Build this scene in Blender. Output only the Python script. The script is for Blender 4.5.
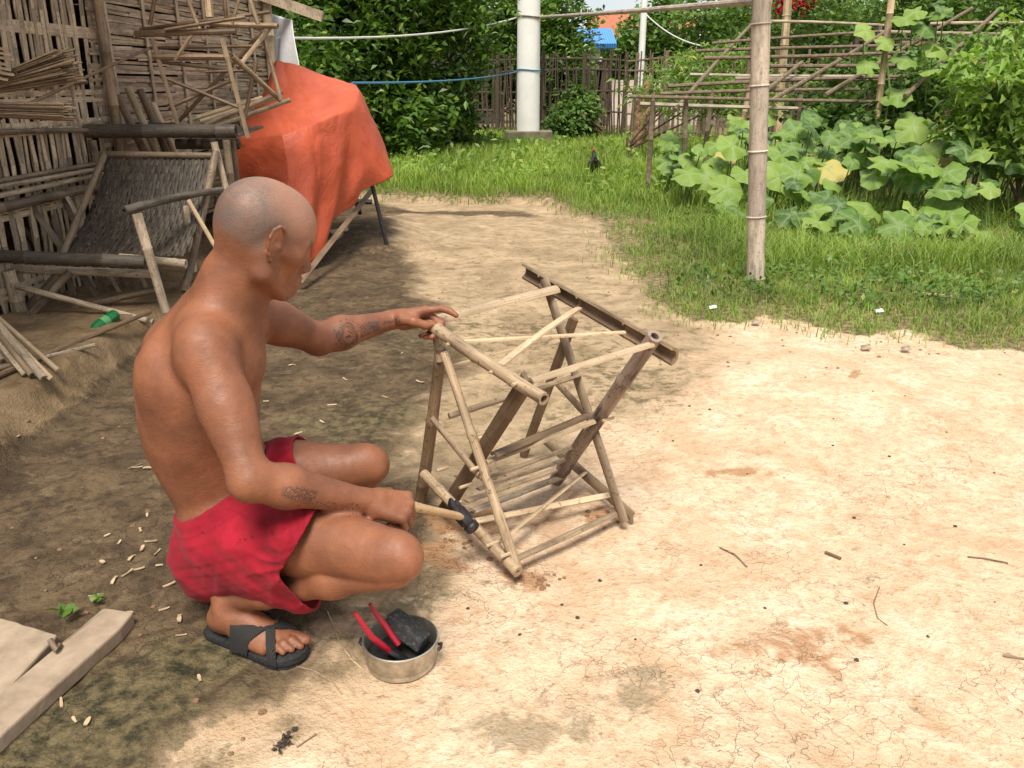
import bpy, bmesh, math, random
import numpy as np
from mathutils import Vector, Matrix
random.seed(7)
RNG = np.random.default_rng(11)
PI = math.pi
R = math.radians
scene = bpy.context.scene
for o in list(bpy.data.objects):
    bpy.data.objects.remove(o)

# ------------------------------------------------------------------ camera
CAM_H = 1.15
PITCH = R(20.0)
FPX = 830.0
cam_d = bpy.data.cameras.new('camera')
cam_d.sensor_width = 36.0
cam_d.lens = 36.0 * FPX / 1024.0
cam_d.clip_start = 0.05
cam_d.clip_end = 600.0
cam = bpy.data.objects.new('camera', cam_d)
scene.collection.objects.link(cam)
cam.location = (0, 0, CAM_H)
cam.rotation_euler = (R(90) - PITCH, 0, 0)
scene.camera = cam

# ------------------------------------------------------------------ light
SUN_EL, SUN_AZ = 62.0, 188.0      # azimuth measured clockwise from +Y: the sun stands behind the camera, a little left
world = bpy.data.worlds.new("World")
scene.world = world
world.use_nodes = True
wn = world.node_tree
bg = wn.nodes['Background']
sky = wn.nodes.new('ShaderNodeTexSky')
sky.sky_type = 'NISHITA'
sky.sun_disc = False
sky.sun_elevation = R(SUN_EL)
sky.sun_rotation = R(SUN_AZ)
sky.dust_density = 1.0
sky.ozone_density = 1.0
sky.air_density = 1.0
# thin bright cloud over the blue: part of the sky's own light
_tc = wn.nodes.new('ShaderNodeTexCoord'); _nz = wn.nodes.new('ShaderNodeTexNoise')
_nz.inputs['Scale'].default_value = 2.2; _nz.inputs['Detail'].default_value = 6
_rp = wn.nodes.new('ShaderNodeValToRGB'); _rp.color_ramp.elements[0].position = .30; _rp.color_ramp.elements[0].color = (.35, .35, .35, 1); _rp.color_ramp.elements[1].position = .55; _rp.color_ramp.elements[1].color = (1, 1, 1, 1)
_mx = wn.nodes.new('ShaderNodeMix'); _mx.data_type = 'RGBA'
wn.links.new(_tc.outputs['Generated'], _nz.inputs['Vector']); wn.links.new(_nz.outputs['Fac'], _rp.inputs[0]); wn.links.new(_rp.outputs[0], _mx.inputs[0])
wn.links.new(sky.outputs[0], _mx.inputs[6]); _mx.inputs[7].default_value = (7.0, 7.1, 7.2, 1)
wn.links.new(_mx.outputs[2], bg.inputs[0])
bg.inputs[1].default_value = 0.085
sun_d = bpy.data.lights.new('sun', 'SUN')
sun_d.energy = 3.7
sun_d.angle = R(22)
sun_d.color = (1.0, 0.93, 0.82)
sun = bpy.data.objects.new('sun', sun_d)
scene.collection.objects.link(sun)
_sd = Vector((math.sin(R(SUN_AZ)) * math.cos(R(SUN_EL)), math.cos(R(SUN_AZ)) * math.cos(R(SUN_EL)), math.sin(R(SUN_EL))))
sun.rotation_euler = _sd.to_track_quat('Z', 'Y').to_euler()
scene.view_settings.view_transform = 'Standard'
scene.view_settings.look = 'None'
scene.view_settings.exposure = 0.62
scene.view_settings.gamma = 1.0
scene.view_settings.use_curve_mapping = False

# ------------------------------------------------------------------ pixel -> place helpers
SP, CP = math.sin(PITCH), math.cos(PITCH)
def ray(px, py):
    a = (px - 512.0) / FPX; b = (384.0 - py) / FPX
    return Vector((a, CP + b * SP, -SP + b * CP))
def wp(px, py, Y):
    d = ray(px, py); t = Y / d.y
    return Vector((d.x * t, Y, CAM_H + d.z * t))
def gp(px, py, z=0.0):
    d = ray(px, py); t = (z - CAM_H) / d.z
    return Vector((d.x * t, d.y * t, z))
def on_plane(px, py, p0, n):
    d = ray(px, py); c = Vector((0, 0, CAM_H))
    t = (p0 - c).dot(n) / d.dot(n)
    return c + d * t

# ------------------------------------------------------------------ object helpers
def link(o, parent=None):
    scene.collection.objects.link(o)
    if parent is not None:
        o.parent = parent
    return o
def tag(o, label=None, cat=None, group=None, kind=None):
    if label: o['label'] = label
    if cat: o['category'] = cat
    if group: o['group'] = group
    if kind: o['kind'] = kind
    return o
def empty(name, loc, label=None, cat=None, group=None):
    """thing: an Empty at its base; children are given in world coordinates"""
    o = bpy.data.objects.new(name, None)
    o.location = Vector(loc)
    link(o)
    bpy.context.view_layer.update()
    return tag(o, label, cat, group)

class MB:
    """mesh collector: verts, faces, uvs"""
    def __init__(s):
        s.v = []; s.f = []; s.uv = []; s.mi = {}
    def add(s, verts, faces, uvs=None):
        k = len(s.v)
        s.v += [tuple(p) for p in verts]
        for i, f in enumerate(faces):
            s.f.append([k + j for j in f])
            if uvs is None:
                s.uv.append([(verts[j][0] + verts[j][2] * 0.3, verts[j][1] + verts[j][2]) for j in f])
            else:
                s.uv.append(uvs[i])
    def box(s, c, size, rot=None, jit=0.0):
        c = Vector(c); m = rot if rot is not None else Matrix.Identity(3)
        sx, sy, sz = [q / 2 for q in size]
        vs = []
        for x in (-1, 1):
            for y in (-1, 1):
                for z in (-1, 1):
                    p = Vector((x * sx, y * sy, z * sz))
                    if jit: p += Vector((random.uniform(-jit, jit), random.uniform(-jit, jit), random.uniform(-jit, jit)))
                    vs.append(c + m @ p)
        s.add(vs, [(0, 1, 3, 2), (4, 6, 7, 5), (0, 4, 5, 1), (2, 3, 7, 6), (0, 2, 6, 4), (1, 5, 7, 3)])
    def tube(s, pts, rad, n=10, cap=True, hollow=0.0, sq=1.0, up=None):
        """sweep along a polyline; rad scalar or list; hollow = wall fraction seen at the ends"""
        pts = [Vector(p) for p in pts]
        if not hasattr(rad, '__len__'): rad = [rad] * len(pts)
        rings = []; L = 0; Ls = []
        ref = None
        off = random.uniform(0, 50)
        for i, p in enumerate(pts):
            t = (pts[min(i + 1, len(pts) - 1)] - pts[max(i - 1, 0)])
            if t.length < 1e-9: t = Vector((0, 0, 1))
            t.normalize()
            if ref is None:
                ref = Vector(up) if up is not None else (Vector((0, 0, 1)) if abs(t.z) < 0.9 else Vector((1, 0, 0)))
            a = (ref - t * ref.dot(t)).normalized(); ref = a
            b = t.cross(a)
            rings.append([p + a * math.cos(2 * PI * k / n) * rad[i] * sq + b * math.sin(2 * PI * k / n) * rad[i] for k in range(n)])
            if i: L += (pts[i] - pts[i - 1]).length
            Ls.append(L + off)
        vs = [q for r in rings for q in r]
        fs = []; uv = []
        cu = 2 * PI * max(rad)
        for i in range(len(pts) - 1):
            for k in range(n):
                k2 = (k + 1) % n
                fs.append((i * n + k, i * n + k2, (i + 1) * n + k2, (i + 1) * n + k))
                u0, u1 = cu * k / n, cu * (k + 1) / n
                uv.append([(u0, Ls[i]), (u1, Ls[i]), (u1, Ls[i + 1]), (u0, Ls[i + 1])])
        if cap:
            if hollow:
                for e, ring, q in ((0, rings[0], pts[0]), (1, rings[-1], pts[-1])):
                    base = len(vs)
                    inner = [q + (r - q) * hollow for r in ring]
                    d = (pts[1] - pts[0]).normalized() if e == 0 else (pts[-2] - pts[-1]).normalized()
                    deep = [r + d * max(rad) * 1.5 for r in inner]
                    vs += inner + deep
                    o0 = 0 if e == 0 else (len(pts) - 1) * n
                    for k in range(n):
                        k2 = (k + 1) % n
                        fl = [(o0 + k, base + k, base + k2, o0 + k2), (base + k, base + n + k, base + n + k2, base + k2)]
                        for f in fl:
                            fs.append(f if e else f[::-1]); uv.append([(0, off)] * 4)
                    f = [base + n + k for k in range(n)]
                    fs.append(f if e else f[::-1]); uv.append([(0, off)] * n)
            else:
                fs.append(list(range(n))[::-1]); uv.append([(0, off)] * n)
                o0 = (len(pts) - 1) * n
                fs.append([o0 + k for k in range(n)]); uv.append([(0, off + L)] * n)
        s.add(vs, fs, uv)
    def bamboo(s, a, b, r, r2=None, n=9, node=0.22, bend=0.0, hollow=0.0, seg=None):
        """bamboo culm: faint taper, swollen nodes, slight bow"""
        a = Vector(a); b = Vector(b); L = (b - a).length
        r2 = r if r2 is None else r2
        side = (b - a).cross(Vector((random.uniform(-1, 1), random.uniform(-1, 1), random.uniform(-1, 1))))
        side = side.normalized() if side.length > 1e-6 else Vector((1, 0, 0))
        st = []
        t = random.uniform(0.3, 0.9) * node
        st.append((0, 1)); 
        while t < L - 0.012:
            st += [(t - 0.007, 1), (t, 1.13), (t + 0.007, 1)]
            if node > .1: st.append((t + node * 0.5, 0.97))
            t += node * random.uniform(0.85, 1.15)
        st = [q for q in st if q[0] < L]
        st.append((L, 1)); st.sort()
        pts = []; rad = []
        for (q, m) in st:
            f = q / L
            pts.append(a.lerp(b, f) + side * bend * 4 * f * (1 - f))
            rad.append((r + (r2 - r) * f) * m)
        s.tube(pts, rad, n=n, hollow=hollow)
    def strip(s, a, b, w, th, nrm=(0, 0, 1), bend=0.0, seg=5, w2=None, jag=0.0):
        """flat split-bamboo slat with slightly crowned face"""
        a = Vector(a); b = Vector(b); t = (b - a).normalized(); nrm = Vector(nrm)
        w2 = w if w2 is None else w2
        sd = t.cross(nrm); 
        if sd.length < 1e-6: sd = t.orthogonal()
        sd.normalize(); nn = sd.cross(t)
        L = (b - a).length; off = random.uniform(0, 50)
        vs = []; fs = []; uv = []
        for i in range(seg + 1):
            f = i / seg
            c = a.lerp(b, f) + nn * bend * 4 * f * (1 - f)
            ww = (w + (w2 - w) * f) * (1 + random.uniform(-jag, jag)) / 2
            vs += [c - sd * ww - nn * th * .5, c + sd * ww - nn * th * .5, c + sd * ww * .95 + nn * th * .25, c + nn * th * .5, c - sd * ww * .95 + nn * th * .25]
        us = [0, w, w * 1.1, w * 1.5, w * 2, w * 2.2]
        for i in range(seg):
            for k in range(5):
                k2 = (k + 1) % 5
                fs.append((i * 5 + k, i * 5 + k2, (i + 1) * 5 + k2, (i + 1) * 5 + k))
                v0 = off + L * i / seg; v1 = off + L * (i + 1) / seg
                uv.append([(us[k], v0), (us[k + 1], v0), (us[k + 1], v1), (us[k], v1)])
        fs.append([4, 3, 2, 1, 0]); uv.append([(0, off)] * 5)
        fs.append([seg * 5 + k for k in range(5)]); uv.append([(0, off)] * 5)
        s.add(vs, fs, uv)
    def half(s, a, b, w, nrm=(0, 0, 1), wall=0.005, depth=0.5, n=7, bend=0.0, node=0.2):
        """split bamboo trough: an arc section with wall thickness, hollow side facing -nrm"""
        a = Vector(a); b = Vector(b); t = (b - a).normalized(); nrm = Vector(nrm)
        sd = t.cross(nrm).normalized(); nn = sd.cross(t)
        L = (b - a).length; off = random.uniform(0, 50)
        r = w / 2
        st = [0.0]; q = node * random.uniform(.4, .9)
        while q < L - .01:
            st += [q - .006, q, q + .006]; q += node * random.uniform(.9, 1.1)
        st.append(L); st.sort()
        vs = []; fs = []; uv = []; m = 2 * n
        for q in st:
            isn = abs(q) > 1e-6 and (st.index(q) % 3 == 2) and q < L
            f = q / L
            c = a.lerp(b, f) + nn * bend * 4 * f * (1 - f)
            sc = 1.06 if isn else 1.0
            wl = wall * (2.0 if isn else 1.0)
            for k in range(n):
                an = PI * k / (n - 1)
                vs.append(c + sd * math.cos(an) * r * sc + nn * math.sin(an) * r * 2 * depth * sc)
            for k in range(n - 1, -1, -1):
                an = PI * k / (n - 1)
                vs.append(c + sd * math.cos(an) * (r - wl) + nn * (math.sin(an) * (r * 2 * depth - wl) - wl * .2))
        for i in range(len(st) - 1):
            for k in range(m):
                k2 = (k + 1) % m
                fs.append((i * m + k, (i + 1) * m + k, (i + 1) * m + k2, i * m + k2))
                if n <= k < m - 1: s.mi[len(s.f) + len(fs) - 1] = 1
                v0 = off + st[i]; v1 = off + st[i + 1]; u0 = w * 1.6 * k / n; u1 = w * 1.6 * (k + 1) / n
                uv.append([(u0, v0), (u0, v1), (u1, v1), (u1, v0)])
        for k in range(n - 1):
            fs.append((k, k + 1, m - 2 - k, m - 1 - k)); uv.append([(0, off)] * 4)
            o0 = (len(st) - 1) * m
            fs.append((o0 + m - 1 - k, o0 + m - 2 - k, o0 + k + 1, o0 + k)); uv.append([(0, off)] * 4)
        s.add(vs, fs, uv)
    def build(s, name, mat, parent=None, smooth=True, bevel=0.0):
        me = bpy.data.meshes.new(name)
        off = Vector((0, 0, 0))
        if parent is not None: off = parent.matrix_world.translation
        elif s.v:
            # own origin at the base of the object
            A = np.array(s.v); off = Vector(((A[:, 0].min() + A[:, 0].max()) / 2, (A[:, 1].min() + A[:, 1].max()) / 2, A[:, 2].min()))
        me.from_pydata([(p[0] - off.x, p[1] - off.y, p[2] - off.z) for p in s.v], [], s.f)
        uvl = me.uv_layers.new(name='UVMap')
        flat = [c for fu in s.uv for q in fu for c in q]
        uvl.data.foreach_set('uv', flat)
        me.polygons.foreach_set('use_smooth', [smooth] * len(me.polygons))
        if isinstance(mat, (list, tuple)):
            for m in mat: me.materials.append(m)
            for fi, q in s.mi.items(): me.polygons[fi].material_index = q
        else: me.materials.append(mat)
        o = bpy.data.objects.new(name, me)
        link(o, parent)
        if parent is None: o.location = off
        if smooth:
            try: me.set_sharp_from_angle(angle=R(42))
            except Exception: pass
        if bevel:
            bv = o.modifiers.new('bevel', 'BEVEL'); bv.width = bevel; bv.segments = 2; bv.limit_method = 'ANGLE'; bv.angle_limit = R(40)
        return o

def np_mesh(name, V, F, mat, parent=None, smooth=True, attrs=None, matidx=None, off=None, uv=None):
    """V (n,3) float, F (m,k) int with one face size"""
    V = np.asarray(V, np.float32); F = np.asarray(F, np.int32)
    if off is None:
        off = np.array(parent.matrix_world.translation) if parent is not None else np.array([(V[:, 0].min() + V[:, 0].max()) / 2, (V[:, 1].min() + V[:, 1].max()) / 2, V[:, 2].min()])
    me = bpy.data.meshes.new(name)
    me.vertices.add(len(V)); me.vertices.foreach_set('co', (V - off).astype(np.float32).ravel())
    k = F.shape[1]
    me.loops.add(F.size); me.loops.foreach_set('vertex_index', F.ravel())
    me.polygons.add(len(F)); me.polygons.foreach_set('loop_start', np.arange(0, F.size, k, dtype=np.int32))
    me.polygons.foreach_set('use_smooth', np.full(len(F), smooth))
    for m in (mat if isinstance(mat, (list, tuple)) else [mat]): me.materials.append(m)
    if matidx is not None: me.polygons.foreach_set('material_index', np.asarray(matidx, np.int32))
    if attrs:
        for kk, arr in attrs.items():
            at = me.attributes.new(kk, 'FLOAT', 'POINT'); at.data.foreach_set('value', np.asarray(arr, np.float32))
    if uv is not None:
        l = me.uv_layers.new(name='UVMap'); l.data.foreach_set('uv', np.asarray(uv, np.float32)[F.ravel()].ravel())
    me.update(calc_edges=True); me.validate()
    o = bpy.data.objects.new(name, me); link(o, parent)
    if parent is None: o.location = Vector([float(q) for q in off])
    return o

# ------------------------------------------------------------------ noise (numpy value noise)
_PERM = np.random.default_rng(5).random((256, 256)).astype(np.float32)
def vnoise(x, y):
    x = np.asarray(x, np.float64); y = np.asarray(y, np.float64)
    xi = np.floor(x).astype(int); yi = np.floor(y).astype(int)
    fx = x - xi; fy = y - yi
    fx = fx * fx * (3 - 2 * fx); fy = fy * fy * (3 - 2 * fy)
    g = lambda i, j: _PERM[i & 255, j & 255]
    return (g(xi, yi) * (1 - fx) + g(xi + 1, yi) * fx) * (1 - fy) + (g(xi, yi + 1) * (1 - fx) + g(xi + 1, yi + 1) * fx) * fy
def fbm(x, y, o=4):
    s = 0; a = 0.5; t = 0
    for i in range(o):
        s = s + a * vnoise(x * 2 ** i + 17 * i, y * 2 ** i + 9 * i); t += a; a *= .5
    return s / t
def sst(a, b, x):
    t = np.clip((x - a) / (b - a), 0, 1); return t * t * (3 - 2 * t)

# ------------------------------------------------------------------ materials
class NT:
    def __init__(s, name, rough=0.8, spec=0.3):
        s.m = bpy.data.materials.new(name); s.m.use_nodes = True
        s.t = s.m.node_tree; s.b = s.t.nodes['Principled BSDF']
        s.b.inputs['Roughness'].default_value = rough
        s.b.inputs['Specular IOR Level'].default_value = spec
    def n(s, typ, **kw):
        nd = s.t.nodes.new(typ)
        for k, v in kw.items():
            if hasattr(nd, k) and not k.startswith('i_'): setattr(nd, k, v)
        return nd
    def l(s, a, b): s.t.links.new(a, b)
    def coord(s, kind='Object'): return s.n('ShaderNodeTexCoord').outputs[kind]
    def mapping(s, vec, scale=(1, 1, 1), rot=(0, 0, 0), loc=(0, 0, 0)):
        m = s.n('ShaderNodeMapping'); s.l(vec, m.inputs['Vector'])
        m.inputs['Scale'].default_value = scale; m.inputs['Rotation'].default_value = rot; m.inputs['Location'].default_value = loc
        return m.outputs[0]
    def noise(s, vec, scale, detail=4, rough=.55, dist=0.0):
        t = s.n('ShaderNodeTexNoise'); s.l(vec, t.inputs['Vector'])
        t.inputs['Scale'].default_value = scale; t.inputs['Detail'].default_value = detail
        t.inputs['Roughness'].default_value = rough; t.inputs['Distortion'].default_value = dist
        return t.outputs['Fac']
    def voro(s, vec, scale, feature='F1', rnd=1.0):
        t = s.n('ShaderNodeTexVoronoi'); t.feature = feature; s.l(vec, t.inputs['Vector'])
        t.inputs['Scale'].default_value = scale; t.inputs['Randomness'].default_value = rnd
        return t.outputs['Distance']
    def ramp(s, fac, stops, interp='LINEAR'):
        r = s.n('ShaderNodeValToRGB'); s.l(fac, r.inputs[0]); cr = r.color_ramp; cr.interpolation = interp
        while len(cr.elements) < len(stops): cr.elements.new(0.5)
        for e, (p, c) in zip(cr.elements, stops):
            e.position = p; e.color = (c, c, c, 1) if not hasattr(c, '__len__') else (*c[:3], 1)
        return r.outputs[0]
    def mix(s, fac, a, b, typ='MIX'):
        m = s.n('ShaderNodeMix'); m.data_type = 'RGBA'; m.blend_type = typ
        for sock, v in ((m.inputs[0], fac), (m.inputs[6], a), (m.inputs[7], b)):
            if hasattr(v, 'links') or hasattr(v, 'is_output'): s.l(v, sock)
            elif hasattr(v, '__len__'): sock.default_value = (*v[:3], 1)
            else: sock.default_value = v if sock == m.inputs[0] else (v, v, v, 1)
        return m.outputs[2]
    def math(s, op, a, b=0.0, clamp=False):
        m = s.n('ShaderNodeMath'); m.operation = op; m.use_clamp = clamp
        for i, v in ((0, a), (1, b)):
            if hasattr(v, 'is_output'): s.l(v, m.inputs[i])
            else: m.inputs[i].default_value = v
        return m.outputs[0]
    def attr(s, name): a = s.n('ShaderNodeAttribute'); a.attribute_name = name; return a.outputs['Fac']
    def rnd(s): return s.n('ShaderNodeObjectInfo').outputs['Random']
    def isl(s): return s.n('ShaderNodeNewGeometry').outputs['Random Per Island']
    def bump(s, h, strength=0.3, dist=0.01):
        b = s.n('ShaderNodeBump'); b.inputs['Strength'].default_value = strength; b.inputs['Distance'].default_value = dist
        s.l(h, b.inputs['Height']); s.l(b.outputs[0], s.b.inputs['Normal']); return b
    def col(s, c):
        if hasattr(c, 'is_output'): s.l(c, s.b.inputs['Base Color'])
        else: s.b.inputs['Base Color'].default_value = (*c, 1)
    def rough(s, c): s.l(c, s.b.inputs['Roughness'])

def bamboo_mat(name, lo, hi, stain, stain_amt=0.5, rough=0.55, isl=True, sc=1.0):
    t = NT(name, rough, 0.35)
    uv = t.coord('UV')
    fib = t.noise(t.mapping(uv, (260 * sc, 7, 1)), 1.0, 4, .6)
    blot = t.noise(t.mapping(uv, (18, 6, 1)), 1.0, 4, .6)
    c = t.mix(t.ramp(fib, [(0.3, 0.0), (0.7, 1.0)]), lo, hi)
    if isl:
        v = t.ramp(t.isl(), [(0, (0.62, .60, .58)), (0.5, (.95, .93, .90)), (1, (1.2, 1.17, 1.1))])
        c = t.mix(1.0, c, v, 'MULTIPLY')
    dirt = t.ramp(blot, [(0.5, 0.0), (0.68, 1.0)])
    c = t.mix(t.math('MULTIPLY', dirt, stain_amt), c, stain)
    specks = t.noise(t.coord('Object'), 90, 2, .5)
    c = t.mix(t.ramp(specks, [(0.60, 0.0), (0.70, .75)]), c, stain)
    band_ = t.noise(t.mapping(uv, (2, 3.3, 1)), 1.0, 3, .6); c = t.mix(t.ramp(band_, [(.36, .38), (.52, 0.0)]), c, stain)
    t.col(c)
    t.bump(fib, 0.35, 0.002)
    return t.m
M = {}
M['bamboo'] = bamboo_mat('bamboo_dry', (.23, .16, .10), (.45, .345, .235), (.09, .062, .04), .75, .5)
M['bamboo_pale'] = bamboo_mat('bamboo_fresh_split', (.37, .27, .17), (.58, .46, .32), (.19, .13, .075), .5, .55)
M['bamboo_dark'] = bamboo_mat('bamboo_old_dark', (.11, .085, .06), (.27, .20, .14), (.035, .028, .022), .7, .6)
M['bamboo_brown'] = bamboo_mat('bamboo_brown', (.13, .085, .050), (.27, .185, .115), (.07, .045, .03), .6, .55)
M['bamboo_grey'] = bamboo_mat('bamboo_weathered', (.25, .195, .14), (.60, .50, .38), (.08, .06, .045), .6, .75)
M['bamboo_black'] = bamboo_mat('bamboo_smoked', (.045, .036, .030), (.15, .125, .10), (.014, .012, .010), .6, .6)
M['weave_dark'] = bamboo_mat('woven_smoked_strips', (.032, .026, .021), (.135, .11, .088), (.020, .016, .013), .5, .5)
M['bamboo_blotch'] = bamboo_mat('bamboo_mouldy', (.15, .105, .08), (.36, .28, .23), (.022, .016, .014), 1.0, .5)
def plain(name, c, rough=.6, spec=.3, var=.15, scale=30, metal=0.0, bump=0.0):
    t = NT(name, rough, spec)
    nz = t.noise(t.coord('Object'), scale, 5, .6)
    t.col(t.mix(t.ramp(nz, [(.3, 0.0), (.7, 1.0)]), tuple(q * (1 - var) for q in c), tuple(min(1, q * (1 + var)) for q in c)))
    t.b.inputs['Metallic'].default_value = metal
    if bump: t.bump(nz, bump, .01)
    return t.m

# ================================================================== GROUND
def G(pts): return [tuple(gp(*p)[:2]) for p in pts]
GRASS_POLY = G([(300, 196), (385, 201), (470, 203), (545, 204), (598, 224), (622, 262), (650, 298), (700, 322), (760, 318), (800, 322), (860, 338), (905, 330), (960, 350), (1024, 352), (1300, 372)]) + [(40, 6), (40, 60), (-40, 60), (-40, 9.0), (-3.0, 8.9)]
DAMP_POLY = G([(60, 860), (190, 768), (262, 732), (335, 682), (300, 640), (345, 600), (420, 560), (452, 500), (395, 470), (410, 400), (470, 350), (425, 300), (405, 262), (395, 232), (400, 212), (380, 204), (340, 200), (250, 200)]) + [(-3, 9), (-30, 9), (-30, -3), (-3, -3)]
MID_POLY = G([(120, 900), (300, 768), (420, 690), (350, 620), (440, 590), (500, 540), (480, 490), (540, 455), (630, 430), (715, 390), (720, 350), (700, 310), (640, 250), (580, 190), (300, 190)]) + [(-3, 9), (-30, 9), (-30, -3), (-3, -3)]
LEDGE = G([(-260, 640), (-120, 540), (0, 462), (75, 408), (140, 350), (215, 312), (290, 268), (322, 236)])
LEDGE_POLY = LEDGE + [(-1.75, 8.2), (-30, 8.2), (-30, -1)]
def poly_sd(X, Y, poly):
    """signed distance, positive inside"""
    X = np.asarray(X, np.float64); Y = np.asarray(Y, np.float64)
    d = np.full(X.shape, 1e9); ins = np.zeros(X.shape, bool)
    n = len(poly)
    for i in range(n):
        x0, y0 = poly[i]; x1, y1 = poly[(i + 1) % n]
        dx, dy = x1 - x0, y1 - y0
        t = np.clip(((X - x0) * dx + (Y - y0) * dy) / (dx * dx + dy * dy + 1e-12), 0, 1)
        d = np.minimum(d, (X - x0 - t * dx) ** 2 + (Y - y0 - t * dy) ** 2)
        c = ((y0 > Y) != (y1 > Y)) & (X < (dx) * (Y - y0) / (dy + 1e-15) + x0)
        ins ^= c
    return np.where(ins, 1, -1) * np.sqrt(d)
def warp(X, Y, a=.12, s=2.2):
    return X + (fbm(X * s + 3, Y * s + 8, 4) - .5) * 2 * a, Y + (fbm(X * s + 31, Y * s + 58, 4) - .5) * 2 * a
def ground_h(X, Y):
    X = np.asarray(X, np.float64); Y = np.asarray(Y, np.float64)
    WX, WY = warp(X, Y, .05, 3)
    near = 1 / (1 + (np.hypot(X, Y) / 12) ** 4)
    z = (fbm(X * 1.3, Y * 1.3, 4) - .5) * .045 * near + (fbm(X * 7 + 5, Y * 7, 3) - .5) * .010 * near
    lump = poly_sd(X, Y, DAMP_POLY)
    z = z + sst(-.1, .3, lump) * (fbm(X * 16, Y * 16, 3) - .5) * .016 * near
    l = poly_sd(WX, WY, LEDGE_POLY)
    z = z + .145 * sst(-.09, .06, l) 
    # low earth step at the far side of the yard, the strip of grass stands higher
    g = poly_sd(WX, WY, GRASS_POLY)
    far = sst(5.6, 6.6, Y) * sst(1.0, .3, X)
    z = z + far * .06 * sst(-.05, .03, g)
    z = z + .02 * sst(0, .4, g)
    # heap of dug soil behind the covered table
    z = z + .10 * np.exp(-(((X + 1.15) / .35) ** 2 + ((Y - 6.6) / .8) ** 2))
    # wheel rut
    r0 = gp(325, 319); r1 = gp(392, 252)
    return z
_off = float(ground_h(np.array([-.5]), np.array([1.5]))[0])
def zg(x, y): return float(ground_h(np.array([x]), np.array([y]))[0])
def axis(lo, hi, step, ext, grow=1.25, g_in=1.0):
    core = [lo]; s = step
    while core[-1] < hi:
        core.append(core[-1] + s); s *= g_in
    left = []; s2 = step; v = lo
    while v > -ext: s2 *= grow; v -= s2; left.append(v)
    right = []; v = core[-1]; s2 = s
    while v < ext: s2 *= grow; v += s2; right.append(v)
    return np.array(left[::-1] + core + right)
gx = axis(-2.9, 3.3, .0135, 300); gy = axis(.75, 9.5, .010, 300, g_in=1.0022)
GX, GY = np.meshgrid(gx, gy)
GZ = ground_h(GX, GY)
nx, ny = len(gx), len(gy)
idx = np.arange(nx * ny).reshape(ny, nx)
GF = np.stack([idx[:-1, :-1], idx[:-1, 1:], idx[1:, 1:], idx[1:, :-1]], -1).reshape(-1, 4)
WX, WY = warp(GX, GY, .16, 2.6)
WX2, WY2 = warp(GX, GY, .08, 6)
m_grass = sst(-.10, .12, poly_sd(WX2, WY2, GRASS_POLY))
m_damp_dark = sst(-.25, .22, poly_sd(WX, WY, DAMP_POLY))
m_mid = sst(-.22, .25, poly_sd(WX, WY, MID_POLY))
lsd = poly_sd(GX, GY, LEDGE_POLY)
m_ledge = sst(-.10, .04, lsd)
def blob(px, py, rx, ry, soft=1.0):
    c = gp(px, py); return np.exp(-(((WX - c.x) / rx) ** 2 + ((WY - c.y) / ry) ** 2) * soft)
m_moss = np.clip(blob(215, 640, .22, .12) + blob(120, 700, .22, .12) + blob(60, 760, .3, .15) + .55 * blob(385, 405, .22, .28) + .5 * blob(330, 425, .25, .2) + .45 * blob(430, 330, .3, .5)
                 + .5 * blob(640, 385, .30, .35) + .5 * blob(560, 330, .4, .5) + .7 * blob(395, 610, .12, .10), 0, 1)
m_damp_dark = np.clip(m_damp_dark + 1.0 * blob(455, 213, .70, .16) + .7 * blob(520, 216, .30, .12) + .35 * blob(330, 330, .25, 1.1), 0, 1)  # also darkens a strip in front of the far earth step
m_spot = np.clip(.42 * blob(560, 700, .30, .14) + .4 * blob(535, 725, .12, .06) + .8 * blob(870, 745, .07, .04) + .5 * blob(645, 680, .08, .05)
                 + .45 * blob(650, 650, .1, .05) + .4 * blob(380, 620, .15, .1) + .35 * blob(465, 600, .2, .1) + .3 * blob(640, 520, .12, .08), 0, 1)
m_rust = np.clip(.9 * blob(853, 376, .06, .05) + .8 * blob(920, 322, .30, .12) + .9 * blob(738, 471, .05, .03) + .8 * blob(470, 520, .16, .12) + .7 * blob(440, 560, .12, .08)
                 + .9 * blob(535, 580, .06, .04) + .8 * blob(610, 520, .12, .08) + .4 * blob(700, 620, .25, .1) + .4 * blob(900, 480, .4, .15) + .5 * blob(820, 640, .2, .08), 0, 1)

t = NT('bare_earth', .95, .15)
P = t.coord('Object')
n1 = t.noise(P, 1.1, 6, .6, .3); n2 = t.noise(P, 5.5, 8, .65, .6); n3 = t.noise(P, 28, 6, .65); n4 = t.noise(P, 130, 4, .6)
n5 = t.noise(t.mapping(P, (1, 1, 1), loc=(9, 4, 2)), 3.0, 8, .7, .8); n6 = t.noise(t.mapping(P, (1, 1, 1), loc=(3, 14, 2)), 14, 8, .7, .5)
light = t.mix(t.ramp(n2, [(.30, 0.0), (.70, 1.0)]), (.54, .36, .225), (.76, .58, .41))
light = t.mix(t.ramp(n5, [(.50, 0.0), (.64, .7)]), light, (.80, .64, .48))
light = t.mix(t.ramp(n5, [(.32, .45), (.44, 0.0)]), light, (.46, .27, .15))
light = t.mix(t.ramp(n6, [(.56, 0.0), (.72, .65)]), light, (.42, .275, .16))
light = t.mix(t.ramp(t.noise(t.mapping(P, loc=(5, 1, 0)), 60, 4, .6), [(.56, 0.0), (.70, .6)]), light, (.34, .22, .13))
light = t.mix(t.ramp(n3, [(.32, .6), (.52, 0.0)]), light, (.44, .28, .16))
damp = t.mix(t.ramp(n2, [(.36, 0.0), (.64, 1.0)]), (.066, .045, .028), (.158, .110, .064))
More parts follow.
